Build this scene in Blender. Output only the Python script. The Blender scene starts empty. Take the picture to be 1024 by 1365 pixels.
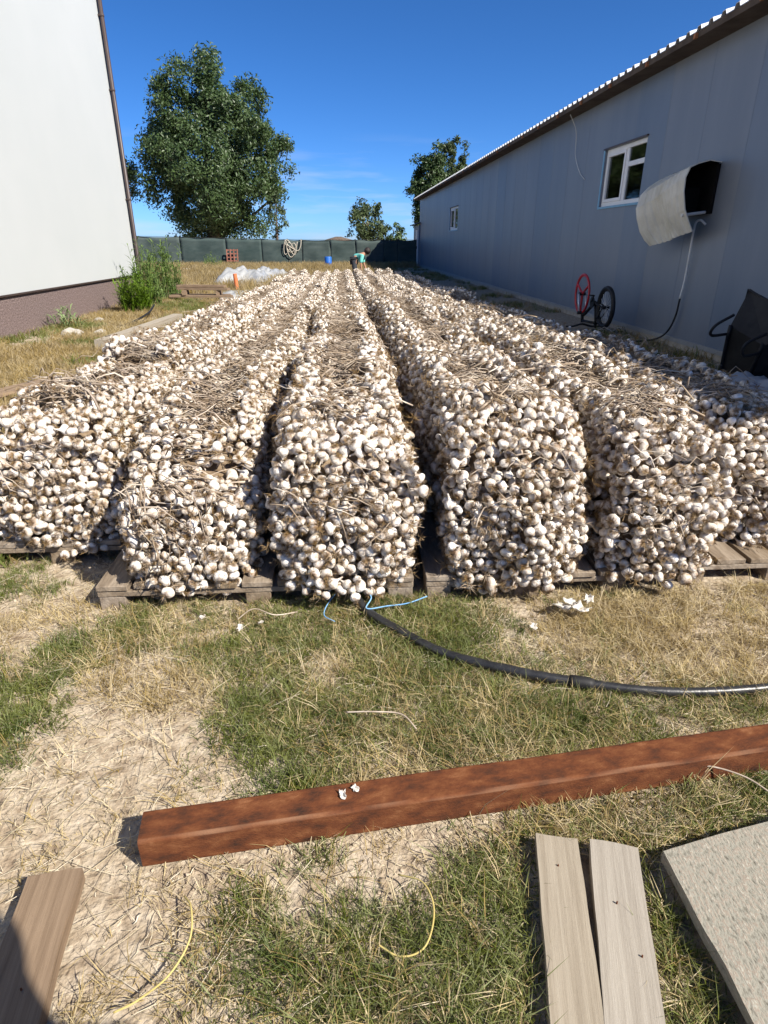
import bpy, bmesh, math, random
import numpy as np
from mathutils import Vector, Matrix, Euler, Quaternion, noise
random.seed(7); np.random.seed(7)
R = math.radians
sc = bpy.context.scene
COL = sc.collection

# ------------------------------------------------------------------ camera, sky, sun, exposure
cam_d = bpy.data.cameras.new('camera'); cam = bpy.data.objects.new('camera', cam_d); COL.objects.link(cam)
cam_d.sensor_fit = 'VERTICAL'; cam_d.sensor_height = 24.0; cam_d.lens = 24.0*820/1365
cam_d.clip_start = 0.05; cam_d.clip_end = 2000
cam.location = (0, 0, 1.3); cam.rotation_euler = (R(90-23.67), 0, R(-3.64))
sc.camera = cam
SUNV = Vector((0.88, -0.72, 1.0)).normalized()           # towards the sun
EL = math.asin(SUNV.z); AZ = math.atan2(SUNV.x, SUNV.y)
w = bpy.data.worlds.new('World'); sc.world = w; w.use_nodes = True
nt = w.node_tree; nt.nodes.clear()
wo = nt.nodes.new('ShaderNodeOutputWorld'); bg = nt.nodes.new('ShaderNodeBackground'); sky = nt.nodes.new('ShaderNodeTexSky')
sky.sky_type = 'NISHITA'; sky.sun_disc = False; sky.sun_elevation = EL; sky.sun_rotation = AZ
sky.altitude = 0; sky.air_density = 0.5; sky.dust_density = 0.4; sky.ozone_density = 10.0
bg.inputs[1].default_value = 0.092
hsw = nt.nodes.new('ShaderNodeHueSaturation'); hsw.inputs['Saturation'].default_value = 1.10
nt.links.new(sky.outputs[0], hsw.inputs['Color'])
# faint wisps of cloud low over the horizon, all the way round
wtc = nt.nodes.new('ShaderNodeTexCoord'); wmp = nt.nodes.new('ShaderNodeMapping'); wmp.inputs['Scale'].default_value = (3, 3, 26)
wnz = nt.nodes.new('ShaderNodeTexNoise'); wnz.inputs['Scale'].default_value = 2.0; wnz.inputs['Detail'].default_value = 7
wcr = nt.nodes.new('ShaderNodeMapRange'); wcr.inputs[1].default_value = 0.50; wcr.inputs[2].default_value = 0.72; wcr.inputs[4].default_value = 0.45
wsx = nt.nodes.new('ShaderNodeSeparateXYZ'); wel = nt.nodes.new('ShaderNodeMapRange'); wel.inputs[1].default_value = 0.06; wel.inputs[2].default_value = 0.14; wel.inputs[3].default_value = 1.0; wel.inputs[4].default_value = 0.0
wml = nt.nodes.new('ShaderNodeMath'); wml.operation = 'MULTIPLY'; wmx = nt.nodes.new('ShaderNodeMix'); wmx.data_type = 'RGBA'; wmx.inputs[7].default_value = (4.2, 4.6, 5.2, 1)
nt.links.new(wtc.outputs['Generated'], wmp.inputs[0]); nt.links.new(wmp.outputs[0], wnz.inputs['Vector']); nt.links.new(wnz.outputs[0], wcr.inputs[0])
nt.links.new(wtc.outputs['Generated'], wsx.inputs[0]); nt.links.new(wsx.outputs['Z'], wel.inputs[0]); nt.links.new(wcr.outputs[0], wml.inputs[0]); nt.links.new(wel.outputs[0], wml.inputs[1])
nt.links.new(wml.outputs[0], wmx.inputs[0]); nt.links.new(hsw.outputs[0], wmx.inputs[6]); nt.links.new(wmx.outputs[2], bg.inputs[0])
nt.links.new(bg.outputs[0], wo.inputs[0])
sd = bpy.data.lights.new('sun', 'SUN'); sd.energy = 5.0; sd.angle = R(0.53); sd.color = (1.0, 0.94, 0.84)
sun = bpy.data.objects.new('sun', sd); COL.objects.link(sun)
sun.rotation_euler = SUNV.to_track_quat('Z', 'Y').to_euler(); sun.location = (20, -16, 25)
sc.view_settings.view_transform = 'Standard'; sc.view_settings.look = 'None'
sc.view_settings.exposure = 0.92; sc.view_settings.gamma = 1.0; sc.view_settings.use_curve_mapping = False

# ------------------------------------------------------------------ materials
MATS = {}
def mat(name, cols, scale=8.0, detail=5.0, rough=0.85, bump=0.0, bscale=None, coord='Object', stretch=(1, 1, 1),
        rnd=0.0, spec=0.3, metal=0.0, attr=None, attr_col=None, transl=0.0, distort=0.0):
    """noise-driven colour ramp; rnd = brightness change from object to object"""
    m = bpy.data.materials.new(name); m.use_nodes = True; MATS[name] = m
    t = m.node_tree; N = t.nodes; L = t.links
    b = N['Principled BSDF']; b.inputs['Roughness'].default_value = rough
    b.inputs['Specular IOR Level'].default_value = spec; b.inputs['Metallic'].default_value = metal
    if len(cols) == 1:
        rgb = N.new('ShaderNodeRGB'); rgb.outputs[0].default_value = (*cols[0][1], 1); out = rgb.outputs[0]; mp = None
    tc = N.new('ShaderNodeTexCoord'); mp = N.new('ShaderNodeMapping'); mp.inputs['Scale'].default_value = stretch
    if coord == 'Position':
        ge = N.new('ShaderNodeNewGeometry'); L.new(ge.outputs['Position'], mp.inputs[0])
    else:
        L.new(tc.outputs[coord], mp.inputs[0])
    if len(cols) > 1:
        nz = N.new('ShaderNodeTexNoise'); nz.inputs['Scale'].default_value = scale; nz.inputs['Detail'].default_value = detail
        nz.inputs['Roughness'].default_value = 0.62; nz.inputs['Distortion'].default_value = distort
        L.new(mp.outputs[0], nz.inputs['Vector'])
        cr = N.new('ShaderNodeValToRGB'); e = cr.color_ramp.elements
        e[0].position = cols[0][0]; e[0].color = (*cols[0][1], 1); e[1].position = cols[-1][0]; e[1].color = (*cols[-1][1], 1)
        for p, c in cols[1:-1]:
            k = e.new(p); k.color = (*c, 1)
        L.new(nz.outputs[0], cr.inputs[0]); out = cr.outputs[0]
    if attr:
        at = N.new('ShaderNodeAttribute'); at.attribute_name = attr
        mx = N.new('ShaderNodeMix'); mx.data_type = 'RGBA'; L.new(at.outputs['Fac'], mx.inputs[0])
        L.new(out, mx.inputs[6]); mx.inputs[7].default_value = (*attr_col, 1); out = mx.outputs[2]
    if rnd:
        oi = N.new('ShaderNodeObjectInfo'); mr = N.new('ShaderNodeMapRange'); L.new(oi.outputs['Random'], mr.inputs[0])
        mr.inputs[3].default_value = 1-rnd; mr.inputs[4].default_value = 1+rnd*0.55
        hs = N.new('ShaderNodeHueSaturation'); L.new(mr.outputs[0], hs.inputs['Value']); L.new(out, hs.inputs['Color'])
        m2 = N.new('ShaderNodeMath'); m2.operation = 'MULTIPLY_ADD'; L.new(oi.outputs['Random'], m2.inputs[0])
        m2.inputs[1].default_value = -0.5; m2.inputs[2].default_value = 1.25; L.new(m2.outputs[0], hs.inputs['Saturation']); out = hs.outputs[0]
    L.new(out, b.inputs['Base Color'])
    if bump:
        n2 = N.new('ShaderNodeTexNoise'); n2.inputs['Scale'].default_value = bscale or scale*3; n2.inputs['Detail'].default_value = 6
        L.new(mp.outputs[0], n2.inputs['Vector'])
        bp = N.new('ShaderNodeBump'); bp.inputs['Strength'].default_value = bump; bp.inputs['Distance'].default_value = 0.01
        L.new(n2.outputs[0], bp.inputs['Height']); L.new(bp.outputs[0], b.inputs['Normal'])
    if transl:
        tr = N.new('ShaderNodeBsdfTranslucent'); L.new(out, tr.inputs[0]); ms = N.new('ShaderNodeMixShader'); ms.inputs[0].default_value = transl
        L.new(b.outputs[0], ms.inputs[1]); L.new(tr.outputs[0], ms.inputs[2]); L.new(ms.outputs[0], N['Material Output'].inputs[0])
    return m

# ------------------------------------------------------------------ mesh helpers
def link(o, parent=None):
    COL.objects.link(o)
    if parent is not None: o.parent = parent
    return o
def tag(o, label=None, cat=None, group=None, kind=None):
    if label: o['label'] = label
    if cat: o['category'] = cat
    if group: o['group'] = group
    if kind or cat: o['kind'] = kind or 'thing'
    return o
def empty(name, loc, rz=0.0):
    o = bpy.data.objects.new(name, None); o.empty_display_size = 0.1; o.location = loc; o.rotation_euler = (0, 0, rz); return link(o)
def mesh(name, vs, fs, m=None, smooth=False):
    me = bpy.data.meshes.new(name); me.from_pydata([tuple(v) for v in vs], [], fs)
    ms = m if isinstance(m, (list, tuple)) else ([m] if m else [])
    for x in ms: me.materials.append(x)
    if smooth: me.polygons.foreach_set('use_smooth', [True]*len(me.polygons))
    me.update(); return me
def obj(name, me, parent=None, loc=(0, 0, 0), rot=(0, 0, 0)):
    o = bpy.data.objects.new(name, me); o.location = loc; o.rotation_euler = rot; return link(o, parent)

class MB:
    def __init__(s): s.v = []; s.f = []; s.mi = []; s.cur = 0
    def add(s, vs, fs):
        n = len(s.v); s.v += [tuple(v) for v in vs]; s.f += [[i+n for i in f] for f in fs]; s.mi += [s.cur]*len(fs)
    def box(s, x0, x1, y0, y1, z0, z1, M=None):
        vs = [Vector((x, y, z)) for z in (z0, z1) for y in (y0, y1) for x in (x0, x1)]
        if M is not None: vs = [M @ v for v in vs]
        s.add(vs, [(0, 2, 3, 1), (4, 5, 7, 6), (0, 1, 5, 4), (2, 6, 7, 3), (0, 4, 6, 2), (1, 3, 7, 5)])
    def tube(s, pts, r, seg=8, cap=True, squash=1.0):
        pts = [Vector(p) for p in pts]; n = len(pts)
        rs = r if isinstance(r, (list, tuple)) else [r]*n
        vs = []; fs = []; prev = None
        for i, p in enumerate(pts):
            d = (pts[min(i+1, n-1)]-pts[max(i-1, 0)]).normalized()
            if prev is None:
                a = Vector((0, 0, 1)) if abs(d.z) < 0.9 else Vector((1, 0, 0)); u = d.cross(a).normalized()
            else:
                u = (prev-d*prev.dot(d)).normalized()
            prev = u; q = d.cross(u)
            for k in range(seg):
                t = 2*math.pi*k/seg; vs.append(p+(u*math.cos(t)+q*math.sin(t)*squash)*rs[i])
        for i in range(n-1):
            for k in range(seg):
                a = i*seg+k; b = i*seg+(k+1) % seg; fs.append((a, b, b+seg, a+seg))
        if cap:
            fs.append(list(range(seg))[::-1]); fs.append([(n-1)*seg+k for k in range(seg)])
        s.add(vs, fs)
    def lathe(s, prof, seg=16, M=None):
        vs = []; fs = []
        for (r, z) in prof:
            for k in range(seg):
                t = 2*math.pi*k/seg; v = Vector((r*math.cos(t), r*math.sin(t), z)); vs.append(M @ v if M is not None else v)
        for i in range(len(prof)-1):
            for k in range(seg):
                a = i*seg+k; b = i*seg+(k+1) % seg; fs.append((a, b, b+seg, a+seg))
        s.add(vs, fs)
    def build(s, name, m, parent=None, loc=(0, 0, 0), rot=(0, 0, 0), smooth=False, bevel=0.0, bseg=2):
        me = mesh(name, s.v, s.f, m, smooth)
        if isinstance(m, (list, tuple)): me.polygons.foreach_set('material_index', s.mi)
        if bevel:
            bm = bmesh.new(); bm.from_mesh(me)
            bmesh.ops.bevel(bm, geom=[e for e in bm.edges if e.calc_face_angle(0) > 0.5], offset=bevel, segments=bseg, affect='EDGES', profile=0.5)
            bm.to_mesh(me); bm.free()
        return obj(name, me, parent, loc, rot)

def wobble(me, amp, sc_, axis=None, seed=0):
    for v in me.vertices:
        n = noise.noise_vector(v.co*sc_+Vector((seed, seed*2.3, 0)))
        v.co += n*amp if axis is None else Vector((n.x*axis[0], n.y*axis[1], n.z*axis[2]))*amp

SRC = {}
def source(name, mb_or_mesh, m=None):
    if isinstance(mb_or_mesh, MB):
        me = mesh(name, mb_or_mesh.v, mb_or_mesh.f, m, True)
        if isinstance(m, (list, tuple)): me.polygons.foreach_set('material_index', mb_or_mesh.mi)
    else: me = mb_or_mesh
    o = bpy.data.objects.new(name, me); return o
def scatter(name, locs, rots, scls, idx, sources, label, cat, kind='stuff'):
    """one object whose points carry copies of a few small meshes"""
    n = len(locs); me = bpy.data.meshes.new(name); me.vertices.add(n)
    me.vertices.foreach_set('co', np.asarray(locs, dtype=np.float32).ravel())
    a = me.attributes.new('rot', 'FLOAT_VECTOR', 'POINT'); a.data.foreach_set('vector', np.asarray(rots, dtype=np.float32).ravel())
    s_ = np.asarray(scls, dtype=np.float32)
    if s_.ndim == 1: s_ = np.repeat(s_[:, None], 3, 1)
    a = me.attributes.new('scl', 'FLOAT_VECTOR', 'POINT'); a.data.foreach_set('vector', s_.ravel())
    a = me.attributes.new('idx', 'INT', 'POINT'); a.data.foreach_set('value', np.asarray(idx, dtype=np.int32))
    o = bpy.data.objects.new(name, me); link(o)
    g = bpy.data.node_groups.new(name+'_scatter', 'GeometryNodeTree')
    g.interface.new_socket('Geometry', in_out='INPUT', socket_type='NodeSocketGeometry')
    g.interface.new_socket('Geometry', in_out='OUTPUT', socket_type='NodeSocketGeometry')
    N = g.nodes; L = g.links
    gi = N.new('NodeGroupInput'); go = N.new('NodeGroupOutput'); ip = N.new('GeometryNodeInstanceOnPoints'); jn = N.new('GeometryNodeJoinGeometry')
    for s in sources:
        ob = N.new('GeometryNodeObjectInfo'); ob.inputs['Object'].default_value = s; ob.inputs['As Instance'].default_value = True
        L.new(ob.outputs['Geometry'], jn.inputs[0])
    def named(nm, ty):
        q = N.new('GeometryNodeInputNamedAttribute'); q.data_type = ty; q.inputs['Name'].default_value = nm; return q.outputs[0]
    L.new(gi.outputs[0], ip.inputs['Points']); L.new(jn.outputs[0], ip.inputs['Instance']); ip.inputs['Pick Instance'].default_value = True
    L.new(named('idx', 'INT'), ip.inputs['Instance Index'])
    e2r = N.new('FunctionNodeEulerToRotation'); L.new(named('rot', 'FLOAT_VECTOR'), e2r.inputs[0]); L.new(e2r.outputs[0], ip.inputs['Rotation'])
    L.new(named('scl', 'FLOAT_VECTOR'), ip.inputs['Scale']); L.new(ip.outputs[0], go.inputs[0])
    md = o.modifiers.new('scatter', 'NODES'); md.node_group = g
    return tag(o, label, cat, kind=kind)

def sstep(a, b, x): 
    t = min(1, max(0, (x-a)/(b-a))); return t*t*(3-2*t)
def nz2(x, y, s=1.0, o=0.0): return noise.noise(Vector((x*s+o, y*s-o*0.7, o*1.3)))

# ------------------------------------------------------------------ material set
soil = mat('sandy_soil', [(0.30, (0.17, 0.125, 0.085)), (0.42, (0.30, 0.235, 0.165)), (0.54, (0.39, 0.32, 0.235)), (0.70, (0.47, 0.40, 0.31))], 22, 15, 0.95, 1.0, 70, 'Position', spec=0.1)
grass_g = mat('green_grass', [(0.3, (0.09, 0.122, 0.024)), (0.7, (0.235, 0.25, 0.07))], 6, 3, 0.6, rnd=0.5, coord='Position', transl=0.3)
grass_d = mat('dry_grass', [(0.3, (0.32, 0.235, 0.105)), (0.7, (0.56, 0.45, 0.24))], 6, 3, 0.7, rnd=0.35, coord='Position', transl=0.2)
grass_tan = mat('tall_dry_grass', [(0.3, (0.26, 0.19, 0.085)), (0.7, (0.40, 0.31, 0.15))], 0.6, 3, 0.75, rnd=0.25, coord='Position', transl=0.25)
straw = mat('straw', [(0.3, (0.42, 0.345, 0.22)), (0.7, (0.66, 0.58, 0.42))], 4, 3, 0.5, rnd=0.3, coord='Position')
weed_m = mat('weed_leaf', [(0.3, (0.10, 0.17, 0.03)), (0.7, (0.21, 0.30, 0.08))], 3, 3, 0.55, rnd=0.3, coord='Position', transl=0.3)
bulb_m = mat('garlic_skin', [(0.29, (0.18, 0.115, 0.075)), (0.375, (0.46, 0.355, 0.26)), (0.46, (0.72, 0.645, 0.55)), (0.57, (0.82, 0.77, 0.69)), (0.76, (0.88, 0.845, 0.78))], 34, 6, 0.5, 0.45, 140, 'Position', rnd=0.22, attr='dirt', attr_col=(0.20, 0.125, 0.078), spec=0.4)
root_m = mat('garlic_root', [(0.3, (0.15, 0.095, 0.05)), (0.7, (0.36, 0.26, 0.15))], 30, 4, 0.9, coord='Position', rnd=0.3, spec=0.1)
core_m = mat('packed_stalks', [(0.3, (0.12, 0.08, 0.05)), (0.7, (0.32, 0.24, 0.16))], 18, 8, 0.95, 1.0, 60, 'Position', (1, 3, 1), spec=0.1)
stalk_m = mat('garlic_stalk', [(0.28, (0.14, 0.098, 0.068)), (0.5, (0.35, 0.27, 0.195)), (0.72, (0.62, 0.54, 0.43))], 9, 4, 0.65, coord='Position', rnd=0.45, spec=0.25)
wood_m = mat('weathered_wood', [(0.22, (0.13, 0.105, 0.08)), (0.36, (0.255, 0.22, 0.175)), (0.55, (0.33, 0.29, 0.235)), (0.78, (0.385, 0.345, 0.285))], 5, 12, 0.88, 0.22, 60, 'Object', (16, 0.45, 16), rnd=0.08, spec=0.15, distort=0.25)
pallet_m = mat('pallet_wood', [(0.25, (0.13, 0.095, 0.065)), (0.5, (0.235, 0.185, 0.135)), (0.75, (0.34, 0.28, 0.215))], 6, 8, 0.88, 0.5, 14, 'Object', (5, 1, 5), rnd=0.25, spec=0.15)
brown_m = mat('warm_brown_wood', [(0.25, (0.10, 0.066, 0.043)), (0.42, (0.185, 0.128, 0.083)), (0.6, (0.235, 0.167, 0.11)), (0.75, (0.28, 0.205, 0.14))], 5, 12, 0.88, 0.22, 60, 'Object', (16, 0.45, 16), spec=0.15, distort=0.25)
darkwood_m = mat('brown_wood', [(0.25, (0.13, 0.085, 0.055)), (0.5, (0.22, 0.155, 0.105)), (0.75, (0.30, 0.22, 0.15))], 6, 8, 0.85, 0.5, 14, 'Object', (9, 0.55, 9), spec=0.2)
rust_m = mat('rusty_steel', [(0.28, (0.03, 0.017, 0.012)), (0.40, (0.075, 0.027, 0.013)), (0.50, (0.112, 0.037, 0.015)), (0.60, (0.145, 0.053, 0.021)), (0.74, (0.23, 0.10, 0.045))], 30, 15, 0.9, 0.25, 300, 'Object', (0.5, 1, 1), spec=0.15, attr='wear', attr_col=(0.21, 0.11, 0.062))
black_m = mat('black_rubber', [(0.3, (0.012, 0.012, 0.013)), (0.7, (0.035, 0.035, 0.036))], 12, 4, 0.38, 0.15, 60, spec=0.5)
blackd_m = mat('black_steel', [(0.3, (0.01, 0.01, 0.011)), (0.7, (0.025, 0.024, 0.024))], 8, 4, 0.6, spec=0.3)
white_m = mat('white_plaster', [(0.3, (0.43, 0.45, 0.447)), (0.7, (0.455, 0.472, 0.468))], 0.5, 3, 0.9, 0.15, 220, 'Position', spec=0.2)
plinth_m = mat('mosaic_plinth', [(0.35, (0.085, 0.06, 0.057)), (0.5, (0.16, 0.118, 0.11)), (0.65, (0.26, 0.20, 0.185))], 45, 4, 0.85, 0.5, 60, 'Position', spec=0.3)
trim_m = mat('dark_brown_metal', [(0.3, (0.045, 0.03, 0.028)), (0.7, (0.065, 0.045, 0.04))], 4, 3, 0.45, spec=0.4)
panel_m = mat('grey_sheet_metal', [(0.3, (0.145, 0.175, 0.225)), (0.7, (0.185, 0.215, 0.265))], 1.6, 8, 0.42, 0.05, 25, 'Position', (1, 1, 0.22), rnd=0.02, spec=0.5)
seam_m = mat('panel_joint', [(0.3, (0.155, 0.185, 0.235)), (0.7, (0.195, 0.225, 0.275))], 1.6, 8, 0.42, 0.05, 25, 'Position', (1, 1, 0.22), spec=0.5)
flash_m = mat('pale_flashing', [(0.3, (0.24, 0.25, 0.26)), (0.7, (0.32, 0.33, 0.33))], 3, 5, 0.55, spec=0.4)
roof_m = mat('galvanised_roof', [(0.3, (0.55, 0.56, 0.57)), (0.7, (0.68, 0.69, 0.70))], 2, 4, 0.4, spec=0.5, metal=0.2)
soffit_m = mat('soffit_board', [(0.3, (0.06, 0.045, 0.036)), (0.7, (0.12, 0.095, 0.075))], 4, 6, 0.85, spec=0.2)
bracket_m = mat('rusty_bracket', [(0.3, (0.22, 0.08, 0.03)), (0.7, (0.42, 0.18, 0.08))], 12, 5, 0.8)
pvc_m = mat('white_pvc', [(0.3, (0.74, 0.75, 0.75)), (0.7, (0.80, 0.80, 0.80))], 3, 3, 0.35, spec=0.5)
paleblue_m = mat('pale_blue', [(0.3, (0.16, 0.34, 0.50)), (0.7, (0.22, 0.42, 0.58))], 6, 3, 0.4)  # pale blue colour of the window sills and the strips beside the frames
foam_m = mat('speckled_board', [(0.30, (0.10, 0.088, 0.07)), (0.40, (0.22, 0.205, 0.165)), (0.50, (0.30, 0.285, 0.235)), (0.57, (0.26, 0.205, 0.16)), (0.63, (0.36, 0.345, 0.285)), (0.8, (0.41, 0.395, 0.33))], 150, 8, 0.95, 0.4, 150, 'Object', (1, 0.4, 1), spec=0.1)
hood_m = mat('dirty_white_sheet', [(0.3, (0.50, 0.48, 0.40)), (0.7, (0.70, 0.69, 0.63))], 3, 6, 0.5, spec=0.4)
dark_m = mat('black_lining', [(0.3, (0.006, 0.006, 0.006)), (0.7, (0.014, 0.013, 0.012))], 5, 4, 0.9, spec=0.1)  # near-black colour for the hood's inside, its plates and box
net_m = mat('green_shade_net', [(0.3, (0.032, 0.052, 0.05)), (0.7, (0.07, 0.095, 0.09))], 1.4, 6, 0.8, coord='Position', stretch=(1, 1, 2.2), rnd=0.2, spec=0.2)
post_m = mat('dark_post', [(0.3, (0.02, 0.022, 0.022)), (0.7, (0.04, 0.042, 0.04))], 5, 3, 0.7)
leaf_m = mat('tree_leaf', [(0.3, (0.032, 0.062, 0.018)), (0.7, (0.09, 0.14, 0.045))], 0.9, 4, 0.45, coord='Position', spec=0.5, transl=0.25)
leaf2_m = mat('pale_tree_leaf', [(0.3, (0.04, 0.065, 0.025)), (0.7, (0.10, 0.135, 0.05))], 0.9, 4, 0.5, coord='Position', spec=0.4, transl=0.2)
bark_m = mat('bark', [(0.3, (0.07, 0.05, 0.035)), (0.7, (0.17, 0.13, 0.10))], 6, 6, 0.95, 0.6, 20)
orange_m = mat('orange_pipe', [(0.3, (0.55, 0.15, 0.06)), (0.7, (0.66, 0.21, 0.09))], 4, 3, 0.45)
plastic_m = mat('clear_plastic_sheet', [(0.3, (0.42, 0.43, 0.43)), (0.7, (0.66, 0.67, 0.66))], 3, 4, 0.25, spec=0.6, transl=0.3)
tarp_m = mat('grey_tarp', [(0.3, (0.28, 0.29, 0.31)), (0.7, (0.42, 0.43, 0.44))], 2, 4, 0.55, spec=0.4)
red_m = mat('red_paint', [(0.3, (0.42, 0.015, 0.02)), (0.7, (0.55, 0.025, 0.025))], 5, 3, 0.35, spec=0.5)
silver_m = mat('silver_tube', [(0.3, (0.55, 0.56, 0.58)), (0.7, (0.7, 0.7, 0.7))], 5, 3, 0.35, metal=0.4)
cable_m = mat('white_cable', [(0.3, (0.60, 0.60, 0.57)), (0.7, (0.72, 0.72, 0.70))], 5, 3, 0.5)
crate_m = mat('red_brown_crate', [(0.3, (0.20, 0.075, 0.05)), (0.7, (0.32, 0.14, 0.10))], 5, 3, 0.8)
blue_m = mat('blue_barrel', [(0.3, (0.015, 0.10, 0.40)), (0.7, (0.03, 0.15, 0.52))], 4, 3, 0.4)
rope_m = mat('pale_rope', [(0.3, (0.40, 0.36, 0.29)), (0.7, (0.55, 0.50, 0.42))], 12, 3, 0.85)
twine_b = mat('blue_twine', [(0.3, (0.10, 0.26, 0.50)), (0.7, (0.22, 0.42, 0.62))], 8, 3, 0.6)
twine_y = mat('yellow_twine', [(0.3, (0.40, 0.30, 0.09)), (0.7, (0.52, 0.43, 0.17))], 8, 3, 0.7)
peel_m = mat('garlic_peel', [(0.3, (0.62, 0.57, 0.50)), (0.7, (0.80, 0.77, 0.72))], 20, 3, 0.5, transl=0.3)
skin_m = mat('skin', [(0.3, (0.32, 0.17, 0.11)), (0.7, (0.38, 0.21, 0.14))], 4, 3, 0.55)
teal_m = mat('turquoise_cloth', [(0.3, (0.12, 0.46, 0.42)), (0.7, (0.18, 0.56, 0.50))], 9, 3, 0.85)
navy_m = mat('dark_cloth', [(0.3, (0.03, 0.035, 0.045)), (0.7, (0.05, 0.055, 0.065))], 9, 3, 0.9)
hair_m = mat('dark_hair', [(0.3, (0.012, 0.009, 0.008)), (0.7, (0.03, 0.02, 0.018))], 20, 3, 0.6)
stone_m = mat('pale_rubble', [(0.3, (0.30, 0.27, 0.23)), (0.7, (0.46, 0.43, 0.38))], 6, 5, 0.95, 0.6, 20)
def glass_mat(name):
    m = bpy.data.materials.new(name); m.use_nodes = True; t = m.node_tree; N = t.nodes; L = t.links; N.remove(N['Principled BSDF'])
    gl = N.new('ShaderNodeBsdfGlossy'); gl.inputs['Roughness'].default_value = 0.03; tr = N.new('ShaderNodeBsdfTransparent'); tr.inputs[0].default_value = (0.5, 0.55, 0.55, 1)
    fr = N.new('ShaderNodeFresnel'); fr.inputs[0].default_value = 1.5; mx = N.new('ShaderNodeMixShader')
    L.new(fr.outputs[0], mx.inputs[0]); L.new(tr.outputs[0], mx.inputs[1]); L.new(gl.outputs[0], mx.inputs[2]); L.new(mx.outputs[0], N['Material Output'].inputs[0]); return m
glass_m = glass_mat('window_glass')

# ------------------------------------------------------------------ ground
def gh(x, y):
    d = max(0.0, 1-math.hypot(x, y-2)/14)
    return -0.012 + d*(0.010*nz2(x, y, 1.7) + 0.006*nz2(x, y, 6.0, 3) + 0.0035*nz2(x, y, 19.0, 7))
def axis(lo, hi, fine0, fine1, step):
    a = list(np.arange(fine0, fine1+1e-6, step)); s = step; v = fine1
    while v < hi: s *= 1.22; v += s; a.append(v)
    s = step; v = fine0
    while v > lo: s *= 1.22; v -= s; a.insert(0, v)
    return a
xs = axis(-500, 500, -1.6, 2.0, 0.022); ys = axis(-200, 900, 0.4, 2.4, 0.022)
vs = [(x, y, gh(x, y)) for y in ys for x in xs]; nx = len(xs)
fs = [(j*nx+i, j*nx+i+1, (j+1)*nx+i+1, (j+1)*nx+i) for j in range(len(ys)-1) for i in range(nx-1)]
tag(obj('ground', mesh('ground', vs, fs, soil, True)), kind='structure')

# ------------------------------------------------------------------ warehouse on the right
WX = 4.5; WY0, WY1 = 0.6, 38.6; WZ = 3.5
wh = empty('warehouse', (WX+4, 19, 0)); tag(wh, 'long grey sheet metal warehouse with corrugated roof along the right', 'warehouse')
def off(o): o.location = Vector(o.location)-wh.location; return o
HOLES = [(10.14, 11.70, 1.86, 2.72), (26.0, 27.9, 1.75, 2.58)]
y = WY0; k = 0
while y < WY1-0.1:
    y1 = min(y+1.0, WY1); m_ = MB(); a, b = y+0.0006, y1-0.0006
    hs = [h for h in HOLES if h[0] < b and h[1] > a]
    if not hs: m_.box(WX, WX+0.1, a, b, 0.10, WZ)
    else:
        h = hs[0]; c, d = max(a, h[0]), min(b, h[1])
        m_.box(WX, WX+0.1, a, b, 0.10, h[2]); m_.box(WX, WX+0.1, a, b, h[3], WZ)
        if c > a+0.01: m_.box(WX, WX+0.1, a, c, h[2], h[3])
        if d < b-0.01: m_.box(WX, WX+0.1, d, b, h[2], h[3])
    # pressed seam rib at the joint
    if hs and c <= a+0.01 and d >= b-0.01:
        m_ = MB(); m_.box(WX, WX+0.1, a, b, h[3], WZ); off(m_.build('wall_panel', panel_m, wh)); m_ = MB(); m_.box(WX, WX+0.1, a, b, 0.10, h[2])
    off(m_.build('wall_panel', panel_m, wh))
    m_ = MB(); m_.box(WX-0.002, WX+0.001, y1-0.009, y1+0.009, 0.117, WZ-0.002)
    if not any(h[0] < y1 < h[1] for h in HOLES): off(m_.build('panel_seam', seam_m, wh))
    y = y1; k += 1
def whpart(name, m, bevel=0.0, *boxes):
    b = MB()
    for bx in boxes: b.box(*bx)
    return off(b.build(name, m, wh, bevel=bevel))
whpart('foundation', stone_m, 0, (WX-0.015, WX+0.12, WY0-0.02, WY1+0.02, -0.3, 0.06))
whpart('base_flashing', flash_m, 0, (WX-0.03, WX+0.0, WY0, WY1, 0.06, 0.115))
whpart('gable_wall', panel_m, 0, (WX+0.1, WX+12, WY0, WY0+0.1, 0, WZ))
whpart('gable_wall', panel_m, 0, (WX+0.1, WX+12, WY1-0.1, WY1, 0, WZ))
whpart('rear_wall', panel_m, 0, (WX+11.9, WX+12, WY0+0.1, WY1-0.1, 0, WZ))
for yy in (WY0, WY1-0.1):
    b = MB(); b.add([(WX, yy, WZ), (WX+12, yy, WZ), (WX+6, yy, WZ+1.7), (WX, yy+0.1, WZ), (WX+12, yy+0.1, WZ), (WX+6, yy+0.1, WZ+1.7)], [(0, 1, 2), (3, 5, 4), (0, 3, 4, 1), (1, 4, 5, 2), (2, 5, 3, 0)])
    off(b.build('gable', panel_m, wh))
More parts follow.
